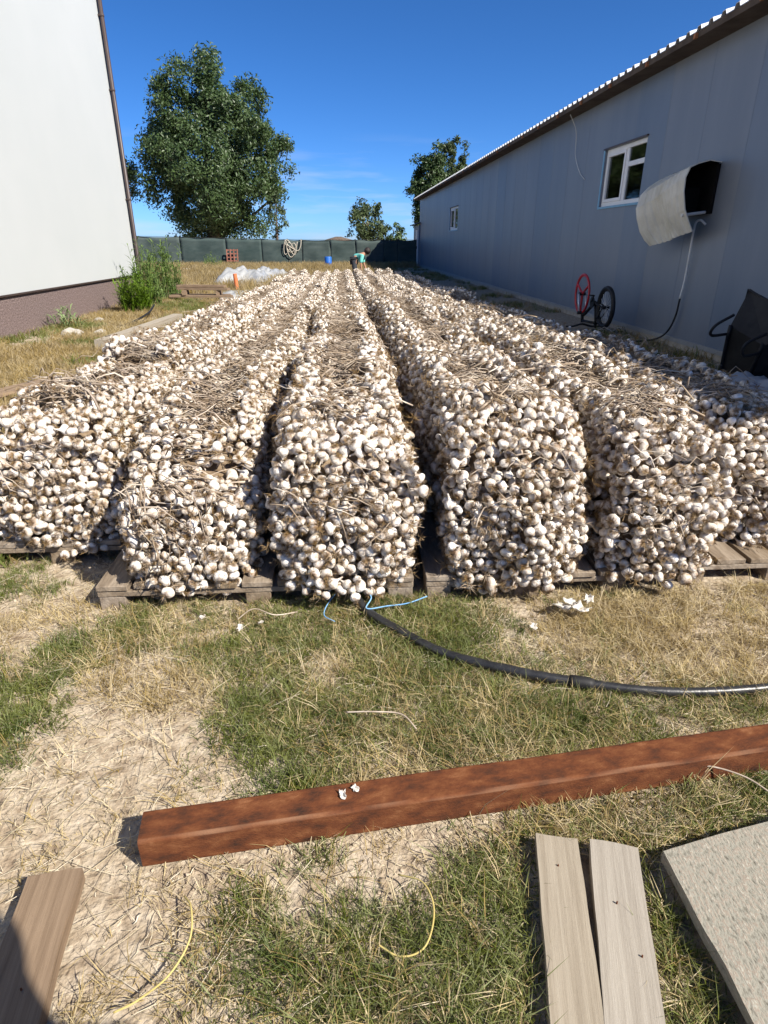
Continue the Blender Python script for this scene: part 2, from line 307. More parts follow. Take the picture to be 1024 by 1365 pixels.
# corrugated roof, both slopes
EX, EZ = WX-0.32, 3.545; SL = 1.7/6.0
def roofz(x): return EZ+(x-EX)*SL
b = MB(); prof = []; yy = WY0-0.3
while yy < WY1+0.3:
    prof += [(yy, 0), (yy+0.13, 0), (yy+0.155, 0.045), (yy+0.215, 0.045), (yy+0.24, 0)]; yy += 0.25
n = len(prof); vv = []
for x, zz in ((EX, EZ), (WX+6, roofz(WX+6)), (WX+12.32, EZ)):
    vv += [(x, p, zz+q) for p, q in prof]
for x, zz in ((EX, EZ-0.008), (WX+6, roofz(WX+6)-0.008), (WX+12.32, EZ-0.008)):
    vv += [(x, p, zz+q) for p, q in prof]
ff = [(r*n+i, r*n+i+1, (r+1)*n+i+1, (r+1)*n+i) for r in (0, 1, 3, 4) for i in range(n-1)] + [(i, i+1, 3*n+i+1, 3*n+i) for i in range(n-1)]
b.add(vv, ff); rf = off(b.build('roof_sheet', roof_m, wh))
whpart('soffit', soffit_m, 0, (EX+0.036, WX, WY0-0.2, WY1+0.2, EZ-0.068, EZ-0.05))
whpart('fascia', soffit_m, 0, (EX+0.01, EX+0.035, WY0-0.25, WY1+0.25, EZ-0.07, EZ-0.004))
yy = 1.0
while yy < WY1:
    whpart('rafter_end', bracket_m, 0, (EX-0.02, EX+0.01, yy, yy+0.05, EZ-0.075, EZ-0.02)); yy += 1.25
def window(hole, mull, transom, x=WX+0.035):
    y0, y1, z0, z1 = hole; fr = MB(); t = 0.065
    for bx in ((y0, y1, z0, z0+t), (y0, y1, z1-t, z1), (y0, y0+t, z0+t, z1-t), (y1-t, y1, z0+t, z1-t)):
        fr.box(x, x+0.06, *bx)
    wn = off(fr.build('window', pvc_m, wh, bevel=0.006)); ym = y0+(y1-y0)*mull
    def sub(nm, m_, *bx, bev=0.004):
        q = MB(); q.box(*bx); o = q.build(nm, m_, wn, bevel=bev); return o
    sub('mullion', pvc_m, x+0.004, x+0.055, ym-0.05, ym+0.05, z0+t, z1-t)
    if transom:
        zt = z0+(z1-z0)*0.66; sub('transom', pvc_m, x+0.006, x+0.053, y0+t, ym-0.05, zt-0.035, zt+0.035)
        sub('pane', glass_m, x+0.025, x+0.031, y0+t, ym-0.05, zt+0.035, z1-t, bev=0); sub('pane', glass_m, x+0.025, x+0.031, y0+t, ym-0.05, z0+t, zt-0.035, bev=0)
    else: sub('pane', glass_m, x+0.025, x+0.031, y0+t, ym-0.05, z0+t, z1-t, bev=0)
    # opening sash, proud of the frame
    s = MB(); a, c = ym+0.05, y1-t
    for bx in ((a, c, z0+t, z0+t+0.05), (a, c, z1-t-0.05, z1-t), (a, a+0.05, z0+t+0.05, z1-t-0.05), (c-0.05, c, z0+t+0.05, z1-t-0.05)): s.box(x-0.012, x+0.05, *bx)
    s.build('sash', pvc_m, wn, bevel=0.005)
    sub('pane', glass_m, x+0.02, x+0.026, a+0.05, c-0.05, z0+t+0.05, z1-t-0.05, bev=0)
    sub('sill', paleblue_m, WX-0.02, WX+0.034, y0-0.03, y1+0.03, z0-0.035, z0-0.003, bev=0)
    sub('side_strip', paleblue_m, WX-0.008, WX+0.034, y1+0.003, y1+0.06, z0, z1, bev=0)
    sub('drip_cap', trim_m, WX-0.03, WX+0.034, y0-0.03, y1+0.03, z1+0.003, z1+0.022, bev=0)
window(HOLES[0], 0.46, True); window(HOLES[1], 0.5, False)
# low annex past the far gable
an = empty('annex', (5.2, 39.6, 0)); tag(an, 'small pale lean-to annex with white door at the far warehouse end', 'annex')
def anp(nm, m_, *bx):
    q = MB(); q.box(*bx); o = q.build(nm, m_, an); o.location = -an.location; return o
anp('wall', panel_m, 4.42, 6.5, 38.25, 40.9, 0, 2.2); anp('door', pvc_m, 4.38, 4.42, 38.6, 39.6, 0.02, 1.95); anp('handle', blackd_m, 4.34, 4.38, 38.7, 38.73, 0.95, 1.1)
q = MB(); q.add([(4.2, 38.2, 2.2), (6.7, 38.2, 2.9), (6.7, 41.1, 2.9), (4.2, 41.1, 2.2), (4.2, 38.2, 2.26), (6.7, 38.2, 2.96), (6.7, 41.1, 2.96), (4.2, 41.1, 2.26)], [(0, 3, 2, 1), (4, 5, 6, 7), (0, 1, 5, 4), (1, 2, 6, 5), (2, 3, 7, 6), (3, 0, 4, 7)])
o = q.build('roof', trim_m, an); o.location = -an.location

# ------------------------------------------------------------------ white house on the left
HX, HY0, HY1 = -4.9, -1.0, 16.2
ho = empty('white_house', (HX-4, 8, 0)); tag(ho, 'tall white plastered house with brown plinth at the left', 'house')
def hp(nm, m_, *bx, bevel=0.0, par=None):
    q = MB(); q.box(*bx); o = q.build(nm, m_, ho, bevel=bevel); o.location = -ho.location; return o
hp('wall', white_m, HX-9, HX, HY0, HY1, 0.60, 8.2)
hp('plinth', plinth_m, HX-8.98, HX-0.012, HY0+0.02, HY1-0.02, -0.2, 0.575)
hp('drip_trim', trim_m, HX-9.01, HX+0.025, HY0-0.02, HY1+0.02, 0.575, 0.60)
hp('roof', trim_m, HX-9.15, HX+0.15, HY0-0.2, HY1+0.2, 8.2, 8.32)
hp('corner_trim', trim_m, HX-0.06, HX+0.012, HY1-0.05, HY1+0.012, 0.60, 8.2)
q = MB(); q.tube([(HX+0.075, HY1-0.08, 8.1), (HX+0.075, HY1-0.08, 0.45), (HX+0.12, HY1-0.10, 0.3)], 0.042, 12)
dp = q.build('downspout', trim_m, ho, smooth=True); dp.location = -ho.location
for zz in (0.9, 2.2, 4.3, 5.6, 7.2):
    q = MB(); q.lathe([(0.048, zz-0.02), (0.052, zz), (0.048, zz+0.02)], 12, Matrix.Translation((HX+0.075, HY1-0.08, 0))); q.box(HX+0.0, HX+0.04, HY1-0.115, HY1-0.085, zz-0.015, zz+0.015); q.build('bracket', trim_m, dp)

# ------------------------------------------------------------------ shade-net fence at the back
fe = empty('net_fence', (-3, 39, 0)); tag(fe, 'dark green shade net fence with posts across the back', 'fence')
FX = [-19.5, -17, -14.4, -11.8, -9.2, -6.6, -4.6, -3.1, -2.28, -0.64, 0.83, 2.48, 3.3, 4.36]
def fz(x): return 1.43+max(0, (-2.3-x))*0.021
for i, x in enumerate(FX):
    q = MB(); q.tube([(x, 39, -0.2), (x+random.uniform(-.02, .02), 39, fz(x)+0.04)], 0.035, 8); o = q.build('post', post_m, fe); o.location = -fe.location
    if i+1 < len(FX):
        x1 = FX[i+1]; vv = []; nn = 14; mm = 8
        for j in range(mm+1):
            for t in range(nn+1):
                u = t/nn; xx = x+(x1-x)*u; sag = 0.035*math.sin(math.pi*u)*(j/mm)
                vv.append((xx, 38.95+0.05*nz2(xx*1.4, j*0.35, 1.0, i), 0.02+(fz(xx)-0.02)*j/mm-sag))
        ff = [(j*(nn+1)+t, j*(nn+1)+t+1, (j+1)*(nn+1)+t+1, (j+1)*(nn+1)+t) for j in range(mm) for t in range(nn)]
        me = mesh('net_panel', vv, ff, net_m, True); o = obj('net_panel', me, fe); o.location = -fe.location
        md = o.modifiers.new('thick', 'SOLIDIFY'); md.thickness = 0.006
q = MB(); q.tube([(x, 38.93, fz(x)) for x in FX], 0.012, 6); o = q.build('top_wire', post_m, fe); o.location = -fe.location

# ------------------------------------------------------------------ garlic: bulbs, roots, stalks
def bulb_mesh(name, lobes, seed):
    rs = random.Random(seed); seg = 15
    prof = [(0.10, -0.80), (0.42, -0.80), (0.74, -0.62), (0.95, -0.32), (1.0, 0.0), (0.9, 0.30), (0.64, 0.56), (0.36, 0.78), (0.2, 1.02), (0.15, 1.5), (0.13, 1.9)]
    ph = rs.uniform(0, 6); bend = rs.uniform(0.1, 0.5); vs = []; fs = []; dirt = []
    for i, (r, z) in enumerate(prof):
        wgt = min(1, r*1.2)
        for k in range(seg):
            t = 2*math.pi*k/seg; rr = r*(1+wgt*(0.055*math.cos(lobes*t+ph)+0.06*math.cos(t+seed)+0.03*math.cos(3*t+seed*2)))
            vs.append((rr*math.cos(t)+bend*max(0, z-0.7)**2*0.5, rr*math.sin(t), z))
            d = 0.9 if i == 0 else (0.7 if i == 1 else (0.3 if i == 2 else (.08 if i == 3 else 0))); d += max(0, rs.gauss(0.05, 0.2)); d += 0.4 if i >= 9 else 0; dirt.append(min(1, max(0, d)))
    for i in range(len(prof)-1):
        for k in range(seg):
            a = i*seg+k; b_ = i*seg+(k+1) % seg; fs.append((a, b_, b_+seg, a+seg))
    fs.append(list(range(seg))[::-1])
    me = mesh(name, vs, fs, bulb_m, True); at = me.attributes.new('dirt', 'FLOAT', 'POINT'); at.data.foreach_set('value', dirt); return me
def tuft_mesh(name, seed, nh=36):
    rs = random.Random(seed); vs = [(0, 0, -0.72)]; fs = []
    for h in range(nh):
        a = rs.uniform(0, 6.283); sp = rs.uniform(0.15, 1.0); ln = rs.uniform(0.15, 0.7); wd = 0.045
        c, s = math.cos(a), math.sin(a); px, py = -s*wd, c*wd
        p1 = (c*sp*0.6, s*sp*0.6, -0.80-ln*0.45); p2 = (c*(sp+0.12)+rs.uniform(-.3, .3), s*(sp+0.12)+rs.uniform(-.3, .3), -0.78-ln)
        n = len(vs); vs += [(p1[0]-px, p1[1]-py, p1[2]), (p1[0]+px, p1[1]+py, p1[2]), p2]; fs += [(0, n, n+1), (n, n+2, n+1)]
    return mesh(name, vs, fs, root_m)
BULB = [bulb_mesh('garlic_bulb', l, s) for l, s in ((5, 1), (6, 2), (7, 3), (8, 4))]
TUFT = [tuft_mesh('root_tuft', s) for s in (11, 12, 13, 14)]
def joined(i):
    bm = bmesh.new(); bm.from_mesh(BULB[i]); nb = len(bm.faces); bm.from_mesh(TUFT[i]); me = bpy.data.meshes.new('bulb_source')
    bm.faces.ensure_lookup_table()
    for f in bm.faces[nb:]: f.material_index = 1
    bm.to_mesh(me); bm.free(); me.materials.append(bulb_m); me.materials.append(root_m); return source('bulb_source', me)
BSRC = [joined(i) for i in range(4)]

# stacks: x0, x1, front y, far y, height near, height far, front height factor
STACKS = [(-1.53, -1.01, 2.50, 20.5, 0.68, 0.50, 0.86), (-0.86, -0.36, 2.12, 21.2, 0.64, 0.48, 0.70), (-0.265, 0.255, 2.06, 21.0, 0.72, 0.50, 0.88),
          (0.38, 0.90, 2.05, 21.4, 0.75, 0.52, 0.90), (1.005, 1.455, 2.05, 21.0, 0.70, 0.50, 0.92), (1.56, 2.0, 2.30, 20.5, 0.66, 0.48, 0.92)]
NAMES6 = ['leftmost', 'second from left', 'third from left', 'third from right', 'second from right', 'rightmost']
ZB = 0.105
def section(s, y, shrink=0.0):
    """polyline of the stack's outline at y: left foot, over the top, right foot"""
    x0, x1, y0, y1, h0, h1, ff = STACKS[s]
    t = y-y0; rnd_ = sstep(-0.02, 0.16, t); e = sstep(-0.05, 0.25, y1-y)
    h = (h0+(h1-h0)*sstep(0, 14, t))*(ff+(1-ff)*sstep(0.05, 0.55, t))
    cell = math.floor((t+.25)/0.83); rc = random.Random(s*1000+cell); c1, c2, c3 = rc.uniform(-.05, .05), rc.uniform(-.022, .022), rc.uniform(-.02, .012)
    h += 0.035*nz2(s*9.1, y, 0.9)+0.03*nz2(s*5.3, y, 3.1, 4)+c1*(1 if cell else .3)
    h = ZB+(h-ZB)*(0.90+0.10*rnd_)*(0.4+0.6*e)
    cx = (x0+x1)/2+0.02*nz2(s*3.7, y, 1.3, 9)+c2*(1 if cell else 0); hw = (x1-x0)/2*(0.95+0.05*rnd_)+0.02*nz2(s*7.7, y, 2.6, 5)+c3
    pts = []; K = 40
    for k in range(K+1):
        a = math.pi*(1-k/K); c, sn = math.cos(a), max(0, math.sin(a))
        x = cx+math.copysign(abs(c)**0.33, c)*(hw-shrink); u = (x-cx)/max(hw, .01)
        z = ZB-0.03+(h-shrink-ZB+0.03)*sn**0.30
        # foot pulled in a little, belly out
        x += -math.copysign(0.02*max(0, 1-(z-ZB)/0.2), c)
        sag = 0.085*max(0, 1-(u/0.55)**2)*sstep(0.3, 0.8, t)
        pts.append(Vector((x, 0, z-sag*(1 if sn > 0.5 else 0))))
    return pts, cx, hw, h
def resample(pts, step, jit):
    d = [0]
    for a, b_ in zip(pts, pts[1:]): d.append(d[-1]+(b_-a).length)
    out = []; q = jit*step; i = 0
    while q < d[-1]:
        while d[i+1] < q: i += 1
        f = (q-d[i])/max(1e-6, d[i+1]-d[i]); p = pts[i].lerp(pts[i+1], f); tg = (pts[i+1]-pts[i]).normalized()
        out.append((p, Vector((-tg.z, 0, tg.x)))); q += step
    return out
rb = random.Random(21)
pool = []          # every bulb: location, outward normal, scale, stack, front flag
SP = 0.041
for s, S in enumerate(STACKS):
    x0, x1, y0, y1, h0, h1, ff = S
    # front face
    pts, cx, hw, h = section(s, y0+0.02); z = ZB-0.045; row = 0
    while z < h-0.02:
        x = cx-hw+SP*0.5*(row % 2)+0.01
        while x < cx+hw-0.005:
            u = (x-cx)/hw; v = (z-ZB)/(h-ZB)
            if abs(u)**4+max(0, v)**5 < 1.0 and not (z < ZB-0.02 and rb.random() < 0.35+0.5*(nz2(x, s, 4) > 0.05)):
                bulge = 0.05*nz2(x*1.0+s*3, z, 5.0, 2)
                yy = y0+0.09*(abs(u)**4+max(0, v)**4)+bulge*0.8+rb.uniform(-.014, .014)-0.03*(1-min(1, abs(v-.35)*1.6))
                nrm = Vector((u**3*0.8, -1, (max(0, v)**3)*0.9-0.12))
                pool.append((Vector((x+rb.uniform(-.009, .009), yy, z+rb.uniform(-.009, .009))), nrm, s, 2))
            if rb.random() < .92: pool.append((Vector((x+SP*.5, y0+.065+0.09*(abs(u)**4+max(0, v)**4)+rb.uniform(-.012, .012), min(z+SP*.45, h-.05))), Vector((0, -1, .2)), s, 0))
            x += SP*rb.uniform(0.92, 1.12)
        z += SP*0.86; row += 1
    # sides and top
    y = y0+0.04
    while y < y1:
        st = SP if y < 8 else SP*1.12
        pts, cx, hw, h = section(s, y)
        for (p, nr) in resample(pts, st, rb.random()):
            top = nr.z > 0.6; u = (p.x-cx)/hw; t = y-y0
            if not top and y > 7 and p.z < h-0.30: continue
            if top:
                cov = 1 if abs(u) > 0.72 else sstep(0.31, 0.58, abs(u)+0.35*nz2(p.x*2, y, 2.2, s))
                bare = sstep(0.24, 0.5, t+0.12*nz2(p.x, s, 4)) if s != 1 else sstep(0.10, 0.25, t)
                lump = sstep(.22, .42, nz2(s*4.4, y, 1.1, 13))
                if rb.random() > max(cov, 1-bare, lump*0.75): continue
            if y > y1-0.3 and rb.random() < 0.3: continue
            pool.append((Vector((p.x+rb.uniform(-.012, .012), y+rb.uniform(-.014, .014), p.z))+nr*rb.uniform(-.02, .016), nr+Vector((0, -0.25, 0)), s, 1 if top else 0))
        y += st*0.88
# the far end caps are left open to the grass; a few spilled bulbs lie on the pallets and ground
def bulb_rot(n, r):
    d = (n.normalized()+Vector((r.gauss(0, .75), r.gauss(0, .6), r.gauss(0, .75)))).normalized()
    return ((-d).to_track_quat('Z', 'Y') @ Quaternion((0, 0, 1), r.uniform(0, 6.283)))
front = [i for i, p in enumerate(pool) if p[3] == 2]
rb.shuffle(front)
per = {s: 0 for s in range(6)}; CAP = {0: 44, 1: 52, 2: 66, 3: 66, 4: 54, 5: 18}; chosen = set()
for i in front:
    s = pool[i][2]
    if s == 5 and pool[i][0].x > 1.72: continue
    if s == 0 and pool[i][0].x < -1.28: continue
    if per[s] < CAP[s]: per[s] += 1; chosen.add(i)
locs, rots, scls, idx = [], [], [], []
for i, (p, n, s, f) in enumerate(pool):
    p = p+n.normalized()*0.045*noise.noise(p*5.5+Vector((s*7, 0, 0))) + Vector((0, 0, .012*noise.noise(p*9)))
    qt = bulb_rot(n, rb); sz = min(.029, max(.0145, rb.gauss(0.0208, 0.0030)))
    if i in chosen:
        x0, x1, y0, y1, h0, h1, ff = STACKS[s]; u = (p.x-x0)/(x1-x0); v = (p.z-ZB)/(h0*ff-ZB); k = rb.randrange(4)
        side = ('far left', 'left', 'centre', 'right', 'far right')[min(4, max(0, int(u*5)))]; lev = ('bottom', 'lower', 'middle', 'upper', 'top')[min(4, max(0, int((v+.1)*4.6)))]
        o = bpy.data.objects.new('garlic_bulb', BULB[k]); o.location = p; o.rotation_euler = qt.to_euler(); o.scale = (sz*rb.uniform(.9, 1.12), sz*rb.uniform(.9, 1.12), sz*rb.uniform(.85, 1.1)); link(o)
        tag(o, f'garlic bulb, {lev} row, {side}, front of the {NAMES6[s]} stack', 'garlic bulb', f'garlic bulbs, {lev} {side} front of {NAMES6[s]} stack')
        c = bpy.data.objects.new('root_tuft', TUFT[k]); link(c, o)
    else:
        e = qt.to_euler(); locs.append(p); rots.append((e.x, e.y, e.z)); scls.append((sz*rb.uniform(.9, 1.12), sz*rb.uniform(.9, 1.12), sz*rb.uniform(.85, 1.1))); idx.append(rb.randrange(4))
scatter('garlic_bulbs', locs, rots, scls, idx, BSRC, 'mass of pale garlic bulbs covering the long stacks', 'garlic')
print('bulbs', len(pool), 'single', len(chosen))
# loose root fibres between the bulbs
def fibre_mesh(seed):
    r = random.Random(seed); vs = [(0, 0, 0)]; fs = []
    for h in range(16):
        d = Vector((r.gauss(0, 1), r.gauss(0, 1), r.gauss(0, .6)-.3)).normalized(); l1 = r.uniform(.4, 1); m1 = d*l1*.5+Vector((r.uniform(-.2, .2), r.uniform(-.2, .2), 0)); sd_ = d.orthogonal().normalized()*.035; e = d*l1+Vector((r.uniform(-.3, .3), r.uniform(-.3, .3), -.2)); n = len(vs)
        vs += [m1-sd_, m1+sd_, e]; fs += [(0, n, n+1), (n, n+2, n+1)]
    return source('fibre_source', mesh('fibre_source', vs, fs, root_m))
FS = [fibre_mesh(s) for s in range(4)]; fl, fr_, fs_ = [], [], []
for i, (p, n, s, f) in enumerate(pool):
    if p.y > 9 or rb.random() > (.5 if f == 2 else .3): continue
    fl.append(p+n.normalized()*rb.uniform(.008, .03)+Vector((rb.uniform(-.03, .03), 0, rb.uniform(-.03, .03)))); fr_.append([rb.uniform(0, 6.28) for _ in range(3)]); fs_.append(rb.uniform(.02, .05))
scatter('garlic_roots', fl, fr_, fs_, [rb.randrange(4) for _ in fl], FS, 'loose brown root fibres between the garlic bulbs', 'roots')
# packed inside of each stack
LBL6 = ['leftmost garlic stack, standing further back beside dry grass', 'second garlic stack from left with low stalk-covered front',
        'third garlic stack from left, above the hose end', 'third garlic stack from right, tall with bulb-covered top',
        'second garlic stack from right, narrow and knobbly', 'rightmost garlic stack partly in warehouse shade']
for s, S in enumerate(STACKS):
    yl = [S[2]+0.10, S[2]+0.14, S[2]+0.22]; y = S[2]+0.35
    while y < S[3]-0.2: yl.append(y); y += 0.16 if y < 7 else 0.35
    vv = []; K = 41
    for y in yl:
        pts, cx, hw, h = section(s, y, 0.062); vv += [(p.x, y, p.z if 0 < k < 40 else (0.115 if y < 3.3 else -0.05)) for k, p in enumerate(pts)]
    ff = [(j*K+k, (j+1)*K+k, (j+1)*K+k+1, j*K+k+1) for j in range(len(yl)-1) for k in range(K-1)] + [list(range(K)), [(len(yl)-1)*K+k for k in range(K)][::-1]]
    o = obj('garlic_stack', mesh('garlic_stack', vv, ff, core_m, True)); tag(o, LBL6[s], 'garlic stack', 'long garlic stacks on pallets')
# stalks lying across the tops
def stalk_mesh(seed):
    r = random.Random(seed); L_ = 1.0; n = 7; pts = []; a = r.uniform(-.3, .3); b_ = r.uniform(-.12, .12)
    for i in range(n):
        t = i/(n-1); pts.append((t-0.5, a*(t-0.5)**2+b_*math.sin(t*5+seed), 0.10*math.sin(t*math.pi)*r.uniform(0.4, 1.2)+0.02*r.uniform(-1, 1)))
    q = MB(); w0 = r.uniform(.010, .016); q.tube(pts, [w0*(1.1-0.75*i/(n-1)) for i in range(n)], 4, True, 0.55); return source('stalk_source', q, stalk_m)
SSRC = [stalk_mesh(s) for s in range(8)]
locs, rots, scls, idx = [], [], [], []
for s, S in enumerate(STACKS):
    y = S[2]+(0.28 if s != 1 else 0.06)
    while y < S[3]-0.1:
        pts, cx, hw, h = section(s, y); t = y-S[2]
        dens = 3 if nz2(s*4.4, y, 1.1, 13) < 0.32 else 1
        bias = 0.6*nz2(s*2.2, y, 0.8, 30)
        for k in range(dens):
            u = max(-.72, min(.72, rb.gauss(0, .28))); x = cx+hw*u
            z = h-0.085*max(0, 1-(u/.55)**2)*sstep(.3, .8, t)+rb.uniform(-.03, .022)
            L_ = rb.uniform(.10, .34); locs.append((x, y+rb.uniform(-.03, .03), z)); rots.append((rb.uniform(-.6, .6), rb.gauss(0, .16), rb.gauss(bias, .45)+(math.pi if rb.random() < .5 else 0)))
            wd = rb.uniform(.22, .52); scls.append((L_, wd if L_ < 1 else L_, wd)); idx.append(rb.randrange(8))
        y += 0.011 if y < 5 else (0.02 if y < 10 else 0.045)
    # stalks hanging over the front and poking from it
    for k in range(30 if s == 1 else 20):
        pts, cx, hw, h = section(s, S[2]+0.05); u = rb.uniform(-.8, .8) if s != 1 else rb.uniform(-.85, .4)
        z = rb.uniform(0.28, h) if s != 1 else rb.uniform(h-.22, h+.02)
        locs.append((cx+hw*u, S[2]-0.055+0.09*abs(u)**4, z)); rots.append((rb.uniform(-.5, .5), rb.gauss(1.2 if s == 1 else 0.4, .5), rb.gauss(0, .3))); L_ = rb.uniform(.10, .24); scls.append((L_, .25, .25)); idx.append(rb.randrange(8))
scatter('garlic_stalks', locs, rots, scls, idx, SSRC, 'dry garlic stalks lying across the tops of the stacks', 'stalks')

# ------------------------------------------------------------------ pallets
def pallet(loc, wx, wy, label, nb):
    p = empty('pallet', (loc[0], loc[1], -0.052)); tag(p, label, 'pallet', 'wooden pallets under the garlic'); r = random.Random(int(loc[0]*100))
    bw = (wx-0.02*(nb-1))/nb; me = None
    for i in range(nb):
        x = -wx/2+bw/2+i*(bw+0.02); q = MB(); q.box(-bw/2, bw/2, -wy/2, wy/2, 0, 0.022)
        o = q.build('deck_board', pallet_m, p, (x, r.uniform(-.008, .008), 0.124+r.uniform(0, .003)), bevel=0.002, bseg=1)
    for j in (-1, 0, 1):
        q = MB(); q.box(-wx/2, wx/2, -0.05, 0.05, 0, 0.022); q.build('stringer_board', pallet_m, p, (0, j*(wy/2-0.052), 0.100), bevel=0.002, bseg=1)
        for i in (-1, 0, 1):
            q = MB(); q.box(-0.05, 0.05, -0.048, 0.048, 0, 0.080); q.build('block', pallet_m, p, (i*(wx/2-0.052), j*(wy/2-0.052), 0.019), bevel=0.004, bseg=1)
    for i in (-1, 0, 1):
        q = MB(); q.box(-0.05, 0.05, -wy/2, wy/2, 0, 0.02); q.build('bottom_board', pallet_m, p, (i*(wx/2-0.052), 0, -0.003), bevel=0.002, bseg=1)
    return p
pallet((-0.36, 2.70, 0), 1.22, 1.2, 'wooden pallet with open left corner under second and third garlic stacks', 9)
pallet((0.71, 2.70, 0), 0.82, 1.2, 'wooden pallet under the two stacks right of the hose end', 6)
pallet((1.80, 2.76, 0), 0.84, 1.2, 'wooden pallet under the rightmost garlic stack at the frame edge', 6)
pallet((-1.27, 3.10, 0), 0.80, 1.2, 'wooden pallet under the leftmost garlic stack', 6)

# ------------------------------------------------------------------ things in the foreground
# rusty square tube
q = MB(); Lb = 2.35; a = 0.043; r0 = 0.009; ring = []
def rring(hw, r):
    o = []
    for cx_, cz_, a0 in ((hw-r, hw-r, 0), (-hw+r, hw-r, 90), (-hw+r, -hw+r, 180), (hw-r, -hw+r, 270)):
        for k in range(6): t = R(a0+k*18); o.append((cx_+r*math.cos(t), cz_+r*math.sin(t)))
    out = []
    for p_, q_ in zip(o, o[1:]+o[:1]):
        out.append(p_); d_ = math.hypot(q_[0]-p_[0], q_[1]-p_[1])
        if d_ > .02: out += [(p_[0]+(q_[0]-p_[0])*g_, p_[1]+(q_[1]-p_[1])*g_) for g_ in (.06, .2, .4, .6, .8, .94)]
    return out
A, B = rring(a, r0), rring(a-0.005, 0.008); NX = 180; vv = []; n = len(A)
for i in range(NX+1):
    vv += [(Lb*i/NX, y, z) for y, z in A]
for i in range(NX+1):
    vv += [(Lb*i/NX, y, z) for y, z in B]
o2 = (NX+1)*n; ff = []
for i in range(NX):
    for k in range(n):
        k2 = (k+1) % n; ff += [(i*n+k, (i+1)*n+k, (i+1)*n+k2, i*n+k2), (o2+i*n+k, o2+i*n+k2, o2+(i+1)*n+k2, o2+(i+1)*n+k)]
for k in range(n):
    k2 = (k+1) % n; ff += [(k, k2, o2+k2, o2+k), (NX*n+k, o2+NX*n+k, o2+NX*n+k2, NX*n+k2)]
me = mesh('rusty_beam', vv, ff, rust_m)
wr = me.attributes.new('wear', 'FLOAT', 'POINT')
wr.data.foreach_set('value', [max(0, .35+1.0*nz2(v.co.x, v.co.z*9, 9, 3)) if (v.co.y < -a+.0075 and v.co.z > a-.0075) else 0.0 for v in me.vertices])
wobble(me, 0.0008, 5)
ang = math.atan2(1.16-0.985, 1.083+0.482)
tag(obj('rusty_beam', me, None, (-0.490, 1.030, 0.040), (R(1), 0, ang)), 'long rusty square steel tube lying across the grass', 'steel beam')
def board(name, L_, W, T, m_, loc, rz, label, cat, tilt=(0, 0), seed=0, chip=0.004, shear=0.0):
    """y runs along the board; top face at the given z"""
    vv = []; ny, nxx = 26, 4; r = random.Random(seed)
    for z in (-T, 0):
        for j in range(ny+1):
            for i in range(nxx+1):
                u = i/nxx-0.5; e = 1 if i in (0, nxx) else 0; je = 1 if j in (0, ny) else 0
                vv.append((u*W+e*chip*nz2(j*0.3, z*10, 1, seed), (j/ny-0.5)*L_+je*r.uniform(-.0016, .0016)+shear*u*W, z+0.004*nz2(j*0.15, i*0.2, 1, seed+5)))
    M_ = (ny+1)*(nxx+1); I = lambda l, j, i: l*M_+j*(nxx+1)+i; ff = []
    for j in range(ny):
        for i in range(nxx): ff += [(I(1, j, i), I(1, j, i+1), I(1, j+1, i+1), I(1, j+1, i)), (I(0, j, i), I(0, j+1, i), I(0, j+1, i+1), I(0, j, i+1))]
        ff += [(I(0, j, 0), I(1, j, 0), I(1, j+1, 0), I(0, j+1, 0)), (I(0, j, nxx), I(0, j+1, nxx), I(1, j+1, nxx), I(1, j, nxx))]
    for i in range(nxx): ff += [(I(0, 0, i), I(0, 0, i+1), I(1, 0, i+1), I(1, 0, i)), (I(0, ny, i), I(1, ny, i), I(1, ny, i+1), I(0, ny, i+1))]
    o = obj(name, mesh(name, vv, ff, m_), None, loc, (tilt[0], tilt[1], rz))
    if name == 'wooden_board' and loc[1] < 2:
        for fx, fy in [(r.uniform(-.35, .35), r.uniform(.12, .42)) for _ in range(r.choice((1, 2)))]:
            q = MB(); q.lathe([(0, .0046), (.0016, .0042), (.0018, .001), (.0018, -.004)], 8); q.build('nail', rust_m, o, (fx*W, fy*L_, .001))
    return tag(o, label, cat)
board('wooden_board', 0.86, 0.095, 0.024, wood_m, (0.372, 0.562, 0.034), R(-12.5), 'narrow weathered board, left of the two lying side by side', 'board', seed=1)
board('wooden_board', 0.88, 0.105, 0.024, wood_m, (0.462, 0.535, 0.034), R(-17), 'wider weathered board, right of the two lying side by side', 'board', seed=2)
board('wooden_board', 0.95, 0.112, 0.040, brown_m, (-0.607, 0.490, 0.036), R(6.5), 'thick board with photographer shadow at lower left', 'board', seed=3)
board('wooden_board', 1.7, 0.21, 0.03, darkwood_m, (-3.19, 5.40, 0.085), R(-24), 'grey brown board on dry grass below the white house', 'board', seed=4)
board('timber_beam', 3.2, 0.16, 0.12, wood_m, (-3.02, 9.95, 0.15), R(-4), 'long grey timber lying beside the leftmost garlic stack', 'timber', seed=5)
board('speckled_panel', 0.80, 0.60, 0.03, foam_m, (0.985, 0.585, 0.055), R(-1), 'thick speckled grey pressed panel lying at lower right', 'panel', tilt=(R(-1.5), R(-1)), seed=6, chip=0.006, shear=0.22)
